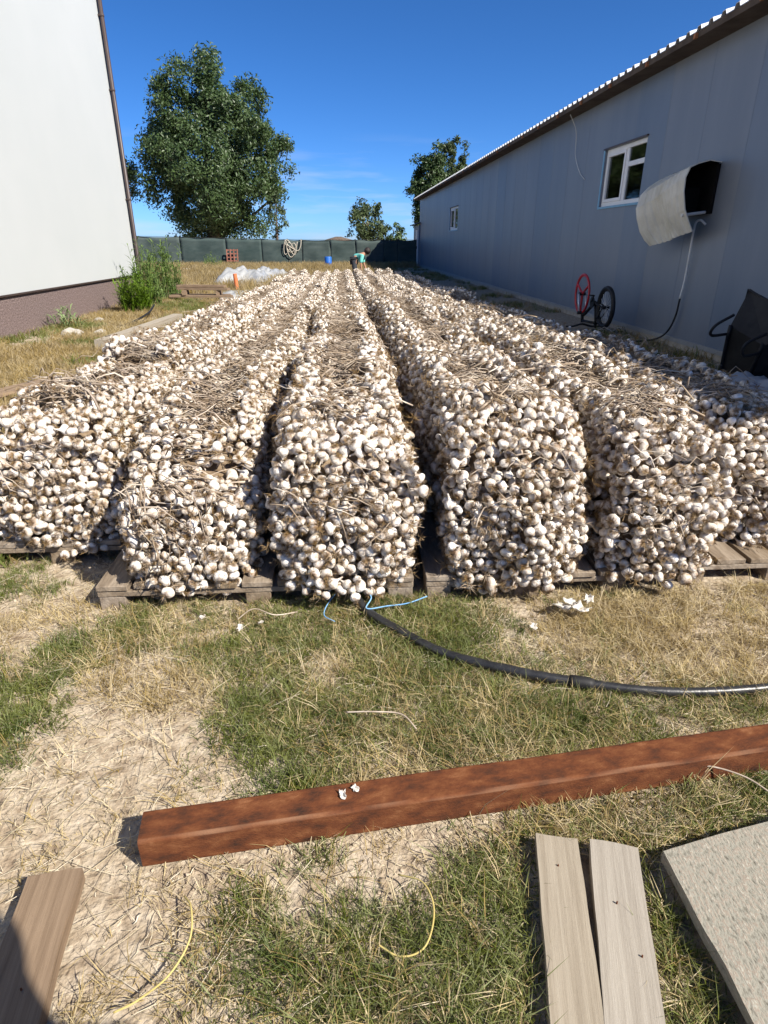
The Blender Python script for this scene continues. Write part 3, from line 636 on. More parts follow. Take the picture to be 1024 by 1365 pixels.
# black pipe with wrapped end
def smooth_path(P, n=60):
    P = [Vector(p) for p in P]; P = [2*P[0]-P[1]]+P+[2*P[-1]-P[-2]]; out = []
    m_ = len(P)-3
    for k in range(n+1):
        t = k/n*m_; i = min(int(t), m_-1); f = t-i; p0, p1, p2, p3 = P[i:i+4]
        out.append(0.5*((2*p1)+(p2-p0)*f+(2*p0-5*p1+4*p2-p3)*f*f+(3*p1-p0-3*p2+p3)*f**3))
    return out
hz_ = 0.016
pp = smooth_path([(-0.03, 2.21, 0.06), (0.02, 2.10, 0.03), (0.064, 1.99, hz_), (0.192, 1.835, hz_), (0.333, 1.70, hz_), (0.56, 1.585, hz_+.004), (0.718, 1.536, hz_), (0.893, 1.488, hz_), (1.076, 1.466, hz_), (1.33, 1.474, hz_), (1.8, 1.52, hz_)], 110)
hose = empty('black_hose', (0.7, 1.55, 0)); tag(hose, 'black plastic water pipe curving over the grass from the pallets', 'hose')
q = MB(); q.tube(pp, 0.0145, 12); o = q.build('pipe', black_m, hose, smooth=True); o.location = -hose.location
tape = pp[6:68]; q = MB(); q.tube(tape, [0.0165+0.0022*nz2(i*0.7, 0, 1, 3) for i in range(len(tape))], 12); o = q.build('wrapping', black_m, hose, smooth=True); o.location = -hose.location
q = MB(); q.tube(pp[64:70], [0.018, 0.021, 0.021, 0.021, 0.020, 0.017], 12); o = q.build('coupling', blackd_m, hose, smooth=True); o.location = -hose.location
def strand(name, P, r, m_, label, cat, n=40):
    q = MB(); q.tube(smooth_path(P, n), r, 6); o = q.build(name, m_, smooth=True); return tag(o, label, cat)
strand('blue_twine', [(0.00, 2.13, .03), (0.03, 2.08, .07), (0.08, 2.04, .05), (0.06, 1.98, .035), (0.14, 2.0, .03), (0.22, 2.03, .02), (0.3, 2.06, .03)], 0.0026, twine_b, 'blue twine knotted round the black hose end', 'twine')
strand('blue_twine', [(-0.02, 2.12, .06), (-0.08, 2.05, .03), (-0.10, 1.97, .02), (-0.06, 1.93, .015)], 0.0022, twine_b, 'short blue twine end left of the black hose', 'twine')
strand('yellow_twine', [(-0.37, 1.03-0.13, .02), (-0.345, 0.86, .04), (-0.335, 0.80, .035), (-0.36, 0.74, .03), (-0.41, 0.705, .02), (-0.45, 0.69, .015)], 0.0021, twine_y, 'yellow twine curling in the grass below the beam left end', 'twine')
strand('yellow_twine', [(0.09, 0.92, .02), (0.14, 0.88, .045), (0.155, 0.82, .045), (0.13, 0.76, .03), (0.08, 0.75, .02), (0.03, 0.78, .02)], 0.0019, twine_y, 'yellow looped twine in the grass left of the boards', 'twine')
strand('dry_stem', [(0.80, 1.16, .02), (0.90, 1.15, .05), (0.99, 1.11, .05), (1.05, 1.06, .03)], 0.0022, stalk_m, 'pale dry stem in the grass right of the beam', 'dry stem')
strand('dry_stem', [(-0.02, 1.43, .03), (0.06, 1.41, .045), (0.14, 1.40, .04), (0.18, 1.36, .02)], 0.0022, stalk_m, 'pale dry stem in the grass behind the beam', 'dry stem')
strand('dry_stem', [(-0.42, 1.96, .02), (-0.36, 1.98, .05), (-0.28, 1.95, .04), (-0.2, 1.98, .03)], 0.0022, stalk_m, 'pale dry stem in green grass below the second stack', 'dry stem')
rp = random.Random(5)
def peel(loc, sz, label):
    vv = []; n = 6
    for j in range(n+1):
        for i in range(n+1):
            u, v = i/n-.5, j/n-.5; m_x = max(abs(u), abs(v), 1e-6); f = (m_x/max(1e-6, math.hypot(u, v)))*(1-0.9*nz2(u, v, 3.5, loc[0]*9))
            vv.append((u*sz*f, v*sz*f*0.8, sz*(0.35*(u*u+v*v)*2+0.12*nz2(u, v, 4, loc[1]*7))))
    ff = [(j*(n+1)+i, j*(n+1)+i+1, (j+1)*(n+1)+i+1, (j+1)*(n+1)+i) for j in range(n) for i in range(n)]
    o = obj('garlic_peel', mesh('garlic_peel', vv, ff, peel_m, True), None, loc, (rp.uniform(-.3, .3), rp.uniform(-.3, .3), rp.uniform(0, 6)))
    md = o.modifiers.new('thick', 'SOLIDIFY'); md.thickness = 0.001
    tag(o, label, 'peel', 'garlic peel scraps')
peel((-0.03, 1.085, 0.086), 0.022, 'left scrap of white peel on the rusty beam'); peel((0.0, 1.10, 0.087), 0.018, 'right scrap of white peel on the rusty beam')
for i, (x, y, sz) in enumerate([(0.80, 1.94, .06), (0.86, 1.92, .07), (0.84, 1.97, .05), (0.92, 1.99, .045)]): peel((x, y, 0.03), sz, 'white peel scrap in the pale heap on dry grass before the pallets')
for i, (x, y, sz) in enumerate([(-0.40, 1.90, .03), (-0.33, 1.93, .022), (-0.55, 1.98, .025), (0.66, 1.84, .03)]): peel((x, y, 0.02), sz, 'small white peel scrap lying alone in the grass')

# ------------------------------------------------------------------ things on the warehouse wall
hd = empty('sheet_metal_hood', (WX, 8.3, 1.5)); tag(hd, 'bent dirty white corrugated metal hood fixed to the warehouse wall', 'hood')
def rel(o, e): o.location = -Vector(e.location); return o
# curved cover: runs from the wall at the top, over and down the outer side; ribs follow the curve
curve = [(4.49, 2.17), (4.34, 2.19), (4.20, 2.155), (4.10, 2.11), (4.06, 2.0), (4.07, 1.85), (4.12, 1.66), (4.19, 1.52), (4.25, 1.42)]
vv = []; NJ = 60
for j in range(NJ+1):
    t = j/NJ; y = 8.0+1.22*t; rib = 0.015*(1 if (j % 6) in (2, 3) else 0)*(1 if 0.10 < t < 0.85 else 0.3)
    for i, (x, z) in enumerate(curve):
        f = i/(len(curve)-1); dent = 0.10*math.exp(-((t-.62)/.18)**2-((f-.75)/.22)**2)-0.12*max(0, t-0.7)*f+0.02*nz2(t*5, f*4, 1.3, 4)*f
        vv.append((x-rib*(0.2 if i == 0 else 1)+dent*(0 if i == 0 else 1), y-0.30*f*f*t-.05*f*(1-t), z+rib*0.3-0.22*t*min(1, f*2)*(1-max(0, f-.5))-0.06*t))
K = len(curve); ff = [(j*K+i, (j+1)*K+i, (j+1)*K+i+1, j*K+i+1) for j in range(NJ) for i in range(K-1)]
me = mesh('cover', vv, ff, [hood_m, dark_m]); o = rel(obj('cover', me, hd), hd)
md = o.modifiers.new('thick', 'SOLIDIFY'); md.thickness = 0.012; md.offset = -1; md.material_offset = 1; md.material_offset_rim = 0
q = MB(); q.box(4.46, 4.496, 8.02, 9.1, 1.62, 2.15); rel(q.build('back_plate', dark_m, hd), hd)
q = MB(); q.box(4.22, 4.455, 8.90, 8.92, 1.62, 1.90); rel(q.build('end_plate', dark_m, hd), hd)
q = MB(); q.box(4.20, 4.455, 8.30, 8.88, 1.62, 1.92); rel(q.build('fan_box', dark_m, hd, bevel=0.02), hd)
q = MB(); q.tube([(4.48, 8.12, 1.64), (4.12, 8.02, 1.60)], 0.018, 8); rel(q.build('stay_rod', cable_m, hd), hd)
cb = empty('wall_cable', (WX-0.05, 8.2, 0)); tag(cb, 'white cable dropping from the hood and turning black near the ground', 'cable')
q = MB(); q.tube(smooth_path([(4.49, 8.10, 1.50), (4.44, 8.15, 1.55), (4.42, 8.22, 1.50), (4.44, 8.26, 1.2), (4.45, 8.28, 0.85), (4.44, 8.30, 0.62)], 40), 0.014, 8); rel(q.build('white_sheath', cable_m, cb, smooth=True), cb)
q = MB(); q.tube(smooth_path([(4.44, 8.30, 0.62), (4.44, 8.33, 0.4), (4.42, 8.42, 0.2), (4.36, 8.55, 0.08), (4.2, 8.7, 0.02), (4.0, 8.75, 0.01)], 40), 0.013, 8); rel(q.build('black_sheath', black_m, cb, smooth=True), cb)
strand('roof_wire', [(4.30, 13.2, 3.5), (4.44, 13.15, 3.2), (4.46, 13.1, 2.8), (4.47, 12.8, 2.5), (4.48, 12.5, 2.35)], 0.006, cable_m, 'thin pale wire hanging from the eave above the window', 'wire')

# ------------------------------------------------------------------ upturned bicycle
bk = empty('bicycle', (3.95, 10.0, 0)); tag(bk, 'upturned black bicycle with red front wheel against the warehouse', 'bicycle')
def wheel(cy, cz, r, tyre, rim, hub, spokes, nm):
    c = Vector((3.95, cy, cz)); q = MB(); P = [c+Vector((0, r*math.cos(t), r*math.sin(t))) for t in [2*math.pi*k/40 for k in range(41)]]
    q.tube(P, tyre, 8, False); wl = rel(q.build('tyre', blackd_m if nm == 'rear' else red_m, bk, smooth=True), bk)
    q = MB(); P = [c+Vector((0, (r-tyre)*math.cos(t), (r-tyre)*math.sin(t))) for t in [2*math.pi*k/40 for k in range(41)]]; q.tube(P, 0.012, 6, False); q.build('rim', rim, wl, smooth=True)
    q = MB(); q.tube([c+Vector((-.05, 0, 0)), c+Vector((.05, 0, 0))], 0.028, 10); q.build('hub', hub, wl)
    for k in range(spokes):
        t = 2*math.pi*k/spokes+0.5; q = MB(); rr = 0.016 if spokes < 6 else 0.0025
        q.tube([c+Vector((0, .02*math.cos(t), .02*math.sin(t))), c+Vector((0, (r-tyre)*math.cos(t), (r-tyre)*math.sin(t)))], [rr*1.3, rr], 6); q.build('spoke', rim if spokes < 6 else silver_m, wl)
wheel(10.52, 0.52, 0.30, 0.018, red_m, blackd_m, 3, 'front'); wheel(9.50, 0.40, 0.275, 0.034, blackd_m, blackd_m, 16, 'rear')
def bt(nm, m_, pts, r, seg=8): q = MB(); q.tube(pts, r, seg); return rel(q.build(nm, m_, bk, smooth=True), bk)
for sx in (-.06, .06): bt('fork_leg', silver_m, [(3.95+sx, 10.52, .52), (3.95+sx, 10.42, .24)], .017); bt('chain_stay', blackd_m, [(3.95+sx*.8, 9.5, .40), (3.95+sx*.4, 9.92, .44)], .012); bt('seat_stay', blackd_m, [(3.95+sx*.8, 9.5, .40), (3.95+sx*.3, 9.80, .12)], .01)
bt('fork_crown', blackd_m, [(3.87, 10.42, .235), (4.03, 10.42, .235)], .028); bt('head_tube', blackd_m, [(3.95, 10.42, .24), (3.95, 10.37, .09)], .026)
bt('down_tube', blackd_m, [(3.95, 10.39, .18), (3.95, 9.92, .44)], .024); bt('top_tube', blackd_m, [(3.95, 10.38, .11), (3.95, 9.80, .14)], .02); bt('seat_tube', blackd_m, [(3.95, 9.92, .44), (3.95, 9.78, .07)], .02)
bt('handlebar', blackd_m, smooth_path([(3.66, 10.28, .03), (3.80, 10.36, .025), (3.95, 10.36, .06), (4.1, 10.36, .025), (4.24, 10.28, .03)], 16), .016)
q = MB(); q.tube([(3.95, 9.62, .035), (3.95, 9.72, .03), (3.95, 9.86, .03), (3.95, 9.90, .032)], [.05, .06, .03, .02], 10, True, 0.4); rel(q.build('saddle', blackd_m, bk, smooth=True), bk)
q = MB(); q.lathe([(.02, -.006), (.085, -.006), (.085, .006), (.02, .006)], 20, Matrix.Translation((3.90, 9.92, .44)) @ Matrix.Rotation(R(90), 4, 'Y')); rel(q.build('chainring', blackd_m, bk), bk)
bt('crank', blackd_m, [(3.88, 9.92, .44), (3.87, 9.80, .55)], .01); bt('crank', blackd_m, [(4.02, 9.92, .44), (4.03, 10.04, .33)], .01)
q = MB(); q.box(3.80, 3.87, 9.77, 9.84, .54, .56); rel(q.build('pedal', blackd_m, bk), bk)
# ------------------------------------------------------------------ wheelbarrow tipped against the wall
wb = empty('wheelbarrow', (4.1, 5.9, 0)); tag(wb, 'black wheelbarrow tipped up against the warehouse wall at the right edge', 'wheelbarrow')
def tray(M):
    out = [(-.34, -.45, .02), (.34, -.45, -.04), (.40, .48, .03), (-.40, .48, -.05)]; inn = [(-.22, -.28, -.26), (.22, -.28, -.26), (.24, .20, -.26), (-.24, .20, -.26)]
    return [M @ Vector(v) for v in out+inn]
Mw = Matrix.Translation((4.06, 5.88, 0.37)) @ Matrix.Rotation(R(12), 4, 'Z') @ Matrix.Rotation(R(78), 4, 'Y') @ Matrix.Rotation(R(90+18), 4, 'Z') @ Matrix.Scale(.9, 4)
tv = tray(Mw); me = mesh('tray', tv, [(0, 1, 5, 4), (1, 2, 6, 5), (2, 3, 7, 6), (3, 0, 4, 7), (4, 5, 6, 7)], blackd_m); o = rel(obj('tray', me, wb), wb)
md = o.modifiers.new('thick', 'SOLIDIFY'); md.thickness = 0.008
def wt(nm, m_, pts, r): q = MB(); q.tube([Mw @ Vector(p) for p in pts], r, 8); return rel(q.build(nm, m_, wb, smooth=True), wb)
wt('rim_bar', blackd_m, [(-.34, -.45, 0), (.34, -.45, 0), (.40, .48, 0), (-.40, .48, 0), (-.34, -.45, 0)], .012)
for sx in (-1, 1):
    wt('handle', blackd_m, [(sx*.10, -.60, -.24), (sx*.18, -.3, -.28), (sx*.22, .1, -.285), (sx*.23, .22, -.28)], .017)
    wt('leg', blackd_m, smooth_path([(sx*.23, .12, -.29), (sx*.24, .16, -.5), (sx*.22, .28, -.5), (sx*.23, .34, -.28)], 16), .014)
q = MB(); q.lathe([(.10, -.03), (.17, -.035), (.185, 0), (.17, .035), (.10, .03), (.10, -.03)], 22, Mw @ Matrix.Translation((0, -.58, -.22)) @ Matrix.Rotation(R(90), 4, 'Y')); wl = rel(q.build('wheel', black_m, wb, smooth=True), wb)
q = MB(); q.lathe([(.02, -.05), (.10, -.02), (.10, .02), (.02, .05)], 22, Mw @ Matrix.Translation((0, -.58, -.22)) @ Matrix.Rotation(R(90), 4, 'Y')); q.build('rim', silver_m, wl)
def crumple(name, cx, cy, sx, sy, hgt, m_, label, cat, seed, rz=0, n=34):
    vv = []
    for j in range(n+1):
        for i in range(n+1):
            u, v = i/n*2-1, j/n*2-1; rr = 1+0.22*nz2(u, v, 1.5, seed); e = max(0, 1-max(abs(u), abs(v))**4)
            z = hgt*e*(0.55+0.6*abs(nz2(u, v, 1.6, seed+3))+0.45*abs(nz2(u, v, 4.2, seed+8))-0.2*abs(nz2(u, v, 9, seed)))
            vv.append((u*sx*rr, v*sy*rr, max(0.004, z)+0.004*nz2(u, v, 11, seed)))
    ff = [(j*(n+1)+i, j*(n+1)+i+1, (j+1)*(n+1)+i+1, (j+1)*(n+1)+i) for j in range(n) for i in range(n)]
    o = obj(name, mesh(name, vv, ff, m_, True), None, (cx, cy, 0.0), (0, 0, rz)); return tag(o, label, cat)
crumple('tarpaulin', 3.45, 4.95, 0.7, 0.55, 0.26, tarp_m, 'crumpled grey tarpaulin on the ground before the wheelbarrow', 'tarpaulin', 2, 0.4)
crumple('plastic_sheet', -3.05, 23.5, 0.85, 3.0, 0.55, plastic_m, 'crumpled clear plastic sheeting heaped beyond the orange pipe', 'plastic sheet', 5, -0.06)
crumple('plastic_sheet', -2.75, 17.4, 0.55, 0.7, 0.16, plastic_m, 'flat pale plastic scrap beside the stacked planks', 'plastic sheet', 9, 0.2)
# orange pipe, stacked planks, thin rod
q = MB(); q.lathe([(.048, 0.5), (.055, 0.5), (.055, -0.02), (.048, -0.02), (.048, .5)], 18); tag(q.build('orange_pipe', orange_m, None, (-2.96, 18.6, 0), (0, R(-3), 0), smooth=False), 'short orange plastic pipe standing upright in the grass', 'pipe')
PL = [((-3.4, 15.9, 0.14), 84, 'bottom front plank'), ((-3.45, 16.25, 0.14), 80, 'bottom rear plank'), ((-3.35, 16.0, 0.30), 76, 'middle plank'), ((-3.4, 16.05, 0.36), 78, 'top plank')]
for i, (l, a_, nm) in enumerate(PL): board('plank', 1.5-0.1*i, 0.18, 0.05, darkwood_m, l, R(a_), f'dark {nm} of the small pile beside green weeds', 'plank', seed=20+i)
for i, x in enumerate((-3.8, -3.0)): board('plank', 0.5, 0.09, 0.10, darkwood_m, (x, 16.08, 0.24), R(3), ('left' if i == 0 else 'right')+' short spacer block in the small plank pile', 'plank', seed=30+i)
strand('bent_rod', [(-3.75, 10.4, .02), (-3.6, 11.2, .05), (-3.55, 12.0, .12), (-3.6, 12.6, .2)], 0.018, blackd_m, 'thin dark bent rod between the timber and the weeds', 'rod')
for i, (x, y, s_) in enumerate([(-4.1, 9.9, .16), (-3.75, 10.1, .10), (-4.3, 11.6, .12), (-3.9, 34.5, .28), (-7.2, 31, .3)]):
    bm = bmesh.new(); bmesh.ops.create_icosphere(bm, subdivisions=3, radius=1.0); me = bpy.data.meshes.new('stone'); bm.to_mesh(me); bm.free(); me.materials.append(stone_m)
    wobble(me, 0.35, 1.3, None, i*3.1); o = obj('stone', me, None, (x, y, s_*.2), (0, 0, i)); o.scale = (s_, s_*.8, s_*.5)
    tag(o, ['largest pale stone by the house plinth', 'small pale stone next to the largest one by the plinth', 'pale stone near the base of the weeds', 'pale stone in tall grass near the fence rope', 'pale rubble lump in grass before the fence'][i], 'stone')

# ------------------------------------------------------------------ far things by the fence
cr = empty('lattice_crate', (-6.25, 38.6, 0)); tag(cr, 'red brown lattice crate leaning on the green fence', 'crate'); cr.rotation_euler = (R(-8), 0, 0)
for i in range(4):
    q = MB(); q.box(-.33, .33, -.02, .02, 0.30+i*.19, 0.36+i*.19); q.build('slat', crate_m, cr)
    q = MB(); q.box(-.33+i*.2, -.27+i*.2, -.05, -.021, 0.28, 0.95); q.build('upright', crate_m, cr)
q = MB(); q.lathe([(0, .0), (.17, .0), (.19, .04), (.19, .28), (.20, .30), (.19, .32), (.19, .56), (.17, .6), (0, .6)], 20); br = q.build('blue_barrel', blue_m, None, (-0.73, 35.8, 0), smooth=True); tag(br, 'small blue plastic barrel standing before the fence', 'barrel')
rp_ = random.Random(3); P = []
for k in range(60):
    t = k/59; a_ = t*math.pi*2*5; P.append((-3.05+0.33*math.sin(a_*0.5+t*2)+0.25*t, 38.82-0.05*math.cos(a_), 1.05+0.33*math.cos(a_)+0.12*math.sin(a_*.37)-0.2*abs(t-.4)))
P += [(-2.55, 38.85, .85), (-2.35, 38.85, 1.1), (-2.3, 38.85, 1.45)]
strand('hanging_rope', P, 0.024, rope_m, 'tangled pale rope hung over the top of the fence', 'rope', 200)
tag(obj('straw_heap', (lambda m_: m_)(mesh('straw_heap', [(math.cos(t)*r_*(1+.1*nz2(t, r_, 2, 4)), math.sin(t)*r_, h_) for r_, h_ in ((2.7, 0), (2.1, .9), (1.2, 1.45), (.25, 1.7)) for t in [2*math.pi*k/24 for k in range(24)]], [(j*24+k, j*24+(k+1) % 24, (j+1)*24+(k+1) % 24, (j+1)*24+k) for j in range(3) for k in range(24)]+[[72+k for k in range(24)]], bark_m, True)), None, (-.25, 62, 0.08)), 'dark rounded heap showing just above the fence', 'heap')

# ------------------------------------------------------------------ trees and weeds
def leaf_card(r):
    return r
def tree(name, base, height, rx, trunk_r, zlow, nclump, per, leaf, m_leaf, label, seed, lean=0.0, shape=1.0, limbs=9, csz=.17):
    r = random.Random(seed); t = empty(name, base); tag(t, label, 'tree', 'trees beyond the fence')
    q = MB(); P = [(0, 0, -.2), (lean*.1, 0, height*.2), (lean*.3, .1, height*.45), (lean*.6, 0, height*.7), (lean*.8, 0, height*.84)]; q.tube(P, [trunk_r*1.25, trunk_r, trunk_r*.75, trunk_r*.45, .03], 9)
    q.build('trunk', bark_m, t, smooth=True)
    cl = []; zc = (height+zlow)/2; hz = (height-zlow)/2
    tries = 0
    while len(cl) < nclump and tries < 40000:
        tries += 1
        u = Vector((r.uniform(-1, 1), r.uniform(-1, 1), r.uniform(-1, 1)))
        if u.length > 1 or u.length < 0.3: continue
        ww = 1-0.35*max(0, u.z)**2*shape-0.15*max(0, -u.z)
        n = 0.42*noise.noise(Vector((u.x*2.2+seed, u.y*2.2, u.z*2.2)))
        if u.length > 0.88+n: continue
        if noise.noise(Vector((u.x*3.1, u.y*3.1+seed, u.z*3.1))) < -0.30: continue
        cl.append(Vector((u.x*rx*ww*1.12+lean*(u.z+1)*.4, u.y*rx*ww, zc+u.z*hz*1.12)))
    q = MB(); tips = r.sample(cl, min(limbs, len(cl)))
    for c in tips:
        z0 = max(height*.16, min(height*.7, c.z-abs(c.x)*.6-.5)); f = z0/height; s0 = Vector((lean*f, 0, z0)); mid = s0.lerp(c, .5)+Vector((0, 0, -.12*abs(c.x)))
        b = MB(); b.tube([s0, mid, c], [trunk_r*.42, trunk_r*.26, .02], 6); b.build('limb', bark_m, t, smooth=True)
    vv = []; ff = []
    sz = rx*csz
    for c in cl:
        cs = sz*r.uniform(.7, 1.35)
        for k in range(per):
            g3 = Vector((r.gauss(0, 1), r.gauss(0, 1), r.gauss(0, .9))); g3 = g3 if g3.length < 1.7 else g3*(1.7/g3.length)*r.random(); p = c+g3*cs*.5
            out = (p-Vector((lean*.5, 0, zc))); out.normalize()
            nrm = (out*0.5+Vector((r.gauss(0, .6), r.gauss(0, .6), r.gauss(0.25, .6)))).normalized()
            a_ = nrm.orthogonal().normalized(); a_ = Quaternion(nrm, r.uniform(0, 6.28)) @ a_; b2 = nrm.cross(a_); L_ = leaf*r.uniform(.6, 1.3)
            n = len(vv); vv += [p-a_*L_, p+b2*L_*.42+nrm*L_*.12, p+a_*L_, p-b2*L_*.42+nrm*L_*.12]; ff.append((n, n+1, n+2, n+3))
    o = obj('crown', mesh('crown', vv, ff, m_leaf), t); o['kind'] = 'stuff'; return t
tree('broad_tree', (-9.3, 50, 0), 12.2, 5.45, .42, 1.2, 400, 230, .125, leaf_m, 'large broad dark green tree behind the fence', 3, 0.3, 1.0, 14)
tree('slender_tree', (-4.35, 46, 0), 4.3, .75, .09, 1.5, 26, 40, .10, leaf2_m, 'thin grey green sapling at the right of the large tree', 8, .1, 1.0, 6, .42)
tree('small_tree', (2.1, 48, 0), 4.2, 1.5, .12, .8, 75, 60, .11, leaf2_m, 'small loose green tree above the fence in the middle', 12, -.4, 1.0, 8, .30)
tree('small_bush', (3.6, 49, 0), 2.6, 1.1, .1, 0.4, 34, 45, .12, leaf_m, 'low green bush above the fence left of the annex', 14, .3, 1.0, 5, .30)
tree('poplar_tree', (6.35, 50, 0), 7.6, 1.3, .22, 1.2, 170, 90, .12, leaf_m, 'dark green poplar left of the pair behind the warehouse end', 17, .2, .4, 8, .34)
tree('poplar_tree', (8.4, 56, 0), 9.3, 1.3, .24, 1.6, 190, 90, .12, leaf2_m, 'paler wind-blown poplar right of the pair behind the warehouse end', 19, 1.0, .4, 8, .34)

# grass clumps
def clump(name, nb, h0, h1, rad, wd, m_, seed, lean=0.6, wide=1.0):
    r = random.Random(seed); vs = []; fs = []
    for b in range(nb):
        a_ = r.uniform(0, 6.283); d = rad*math.sqrt(r.random()); x, y = d*math.cos(a_), d*math.sin(a_); h = r.uniform(h0, h1); dr = r.uniform(0, 6.283); ln = r.uniform(.15, lean)*h
        dx, dy = math.cos(dr)*ln, math.sin(dr)*ln; fa = r.uniform(0, 6.283); wx, wy = math.cos(fa)*wd*.5, math.sin(fa)*wd*.5; n = len(vs)
        vs += [(x-wx, y-wy, -.004), (x+wx, y+wy, -.004), (x-wx*.8+dx*.35, y-wy*.8+dy*.35, h*.55), (x+wx*.8+dx*.35, y+wy*.8+dy*.35, h*.55), (x+dx, y+dy, h*r.uniform(.75, 1))]
        fs += [(n, n+1, n+3, n+2), (n+2, n+3, n+4)]
    return source(name, mesh(name, vs, fs, m_))
G1 = [clump('green_clump', 12, .012, .048, .03, .0027, grass_g, s, 1.9) for s in range(5)]
D1 = [clump('dry_clump', 12, .012, .055, .034, .0023, grass_d, 20+s, 2.8) for s in range(5)]
T1 = [clump('tall_clump', 26, .16, .42, .20, .014, grass_tan, 40+s, .6) for s in range(5)]
M1 = [clump('mid_clump', 18, .04, .12, .08, .007, grass_tan, 50+s, 1.3) for s in range(4)]
GM1 = [clump('mid_green_clump', 18, .04, .13, .08, .008, grass_g, 60+s, 1.1) for s in range(4)]
rg = random.Random(99)
def bl(x, y, cx, cy, sx, sy): return math.exp(-((x-cx)/sx)**2-((y-cy)/sy)**2)
def greenness(x, y):
    g = 0.15+1.0*bl(x, y, .05, 1.68, .42, .36)+.55*bl(x, y, -.62, 1.98, .25, .2)+.8*bl(x, y, .28, .80, .30, .30)+.5*bl(x, y, .62, .8, .12, .35)+.45*bl(x, y, -.12, .80, .22, .2)+.45*bl(x, y, -.25, 1.25, .25, .25)
    g += .5*bl(x, y, .8, 1.36, .5, .16)+.45*bl(x, y, 1.0, 1.10, .4, .12)+.5*bl(x, y, -1.0, 1.7, .12, .35)+.35*bl(x, y, -1.15, 1.45, .2, .2)+.35*bl(x, y, .55, 1.85, .3, .2)
    g -= .8*bl(x, y, -.72, 1.15, .28, .40)+.35*bl(x, y, -.55, .65, .3, .2)+.25*bl(x, y, -.45, 1.75, .10, .3)
    return g-.1+0.8*nz2(x, y, 2.6, 5)+.7*nz2(x, y, 7, 6)
def dryness(x, y):
    g = 0.22+.8*bl(x, y, 1.1, 1.85, .6, .32)+.35*bl(x, y, .5, 1.25, 1.0, .4)+.3*bl(x, y, -.9, 2.1, .4, .2)
    g -= .5*bl(x, y, -.75, 1.2, .3, .5)
    return g-.05+0.6*nz2(x, y, 2.4, 15)+.6*nz2(x, y, 7.5, 16)
def blocked(x, y):
    if 2.13 < y < 22 and -1.5 < x < 2.1: return not (y < 2.54 and x < -1.02)
    def inr(cx, cy, L_, W, rz, sh=0):
        dx, dy = x-cx, y-cy; c, s_ = math.cos(-rz), math.sin(-rz); u, v = c*dx-s_*dy, s_*dx+c*dy
        return abs(u) < W/2+.02 and abs(v-sh*u) < L_/2+.012
    return inr(.372, .562, .86, .095, R(-12.5)) or inr(.462, .535, .88, .105, R(-17)) or inr(-.604, .49, .95, .122, R(6.5)) or inr(.985, .585, .8, .6, R(-1), .22) or inr(.685, 1.161, .05, 2.33, ang)
GL, DL, ST = [], [], []
for k in range(80000):
    x, y = rg.uniform(-1.7, 2.0), rg.uniform(.45, 2.55)
    if abs(x+0.06) > 0.75+y*0.75 or blocked(x, y): continue
    rr = rg.random()
    if rr < 0.46*min(1, max(0, greenness(x, y))): GL.append((x, y, gh(x, y)))
    elif rr < 0.46*min(1, max(0, greenness(x, y)))+0.34*min(1, max(0.05, dryness(x, y)+.22*bl(x, y, .1, .8, .9, .3))): DL.append((x, y, gh(x, y)))
def put(name, L_, src, smin, smax, label, cat, tilt=.2):
    scatter(name, L_, [(rg.gauss(0, tilt), rg.gauss(0, tilt), rg.uniform(0, 6.28)) for _ in L_], [rg.uniform(smin, smax) for _ in L_], [rg.randrange(len(src)) for _ in L_], src, label, cat)
put('green_grass', GL, G1, .6, 1.15, 'short green grass on the sandy ground in front', 'grass')
put('dry_grass', DL, D1, .6, 1.2, 'short dry yellow grass on the sandy ground in front', 'grass')
# straw litter
sq = []
for s in range(5):
    q = MB(); r = random.Random(s); q.tube([(-.5, 0, 0), (-.15, r.uniform(-.025, .025), .02), (.2, r.uniform(-.025, .025), .01), (.5, r.uniform(-.04, .04), .02)], .5*0.012, 4); sq.append(source('straw_source', q, straw))
SL_, SR_, SS_ = [], [], []
for k in range(7000):
    x, y = rg.uniform(-1.7, 2.0), rg.uniform(.45, 2.55)
    if abs(x+0.06) > 0.75+y*0.75 or blocked(x, y): continue
    if rg.random() > .25+.75*sstep(-.2, .4, nz2(x, y, 1.9, 44)+.5*bl(x, y, -.6, 1.3, .5, .5)): continue
    long_ = rg.random() < .16; SL_.append((x, y, gh(x, y)+rg.uniform(.003, .02))); SR_.append((rg.uniform(0, 6), rg.gauss(0, .10), rg.gauss(.7, .55) if rg.random() < .6 else rg.uniform(0, 6)))
    l = rg.uniform(.10, .24) if long_ else rg.uniform(.02, .08); wd = rg.uniform(.06, .15); SS_.append((l, wd, wd))
scatter('straw_litter', SL_, SR_, SS_, [rg.randrange(5) for _ in SL_], sq, 'loose straw and stalk litter scattered over the sand', 'straw')
# crumbs of soil and short chaff on the bare patches
crumb = []
for s in range(4):
    bm = bmesh.new(); bmesh.ops.create_icosphere(bm, subdivisions=1, radius=1.0); me = bpy.data.meshes.new('crumb_source'); bm.to_mesh(me); bm.free(); wobble(me, .45, 1.1, None, s*2.7+1); me.materials.append(soil); crumb.append(source('crumb_source', me))
CL, CS = [], []
for k in range(15000):
    x, y = rg.uniform(-1.6, 1.7), rg.uniform(.45, 2.5)
    if abs(x+0.06) > 0.75+y*0.75 or blocked(x, y) or nz2(x, y, 5, 70) < -.12: continue
    CL.append((x, y, gh(x, y)+.0005)); CS.append(min(.012, .0016+rg.expovariate(1/.0017)))
scatter('soil_crumbs', CL, [[rg.uniform(0, 6.28) for _ in range(3)] for _ in CL], CS, [rg.randrange(4) for _ in CL], crumb, 'small crumbs of dry sandy soil on the bare ground', 'soil')
CL, CS, CR = [], [], []
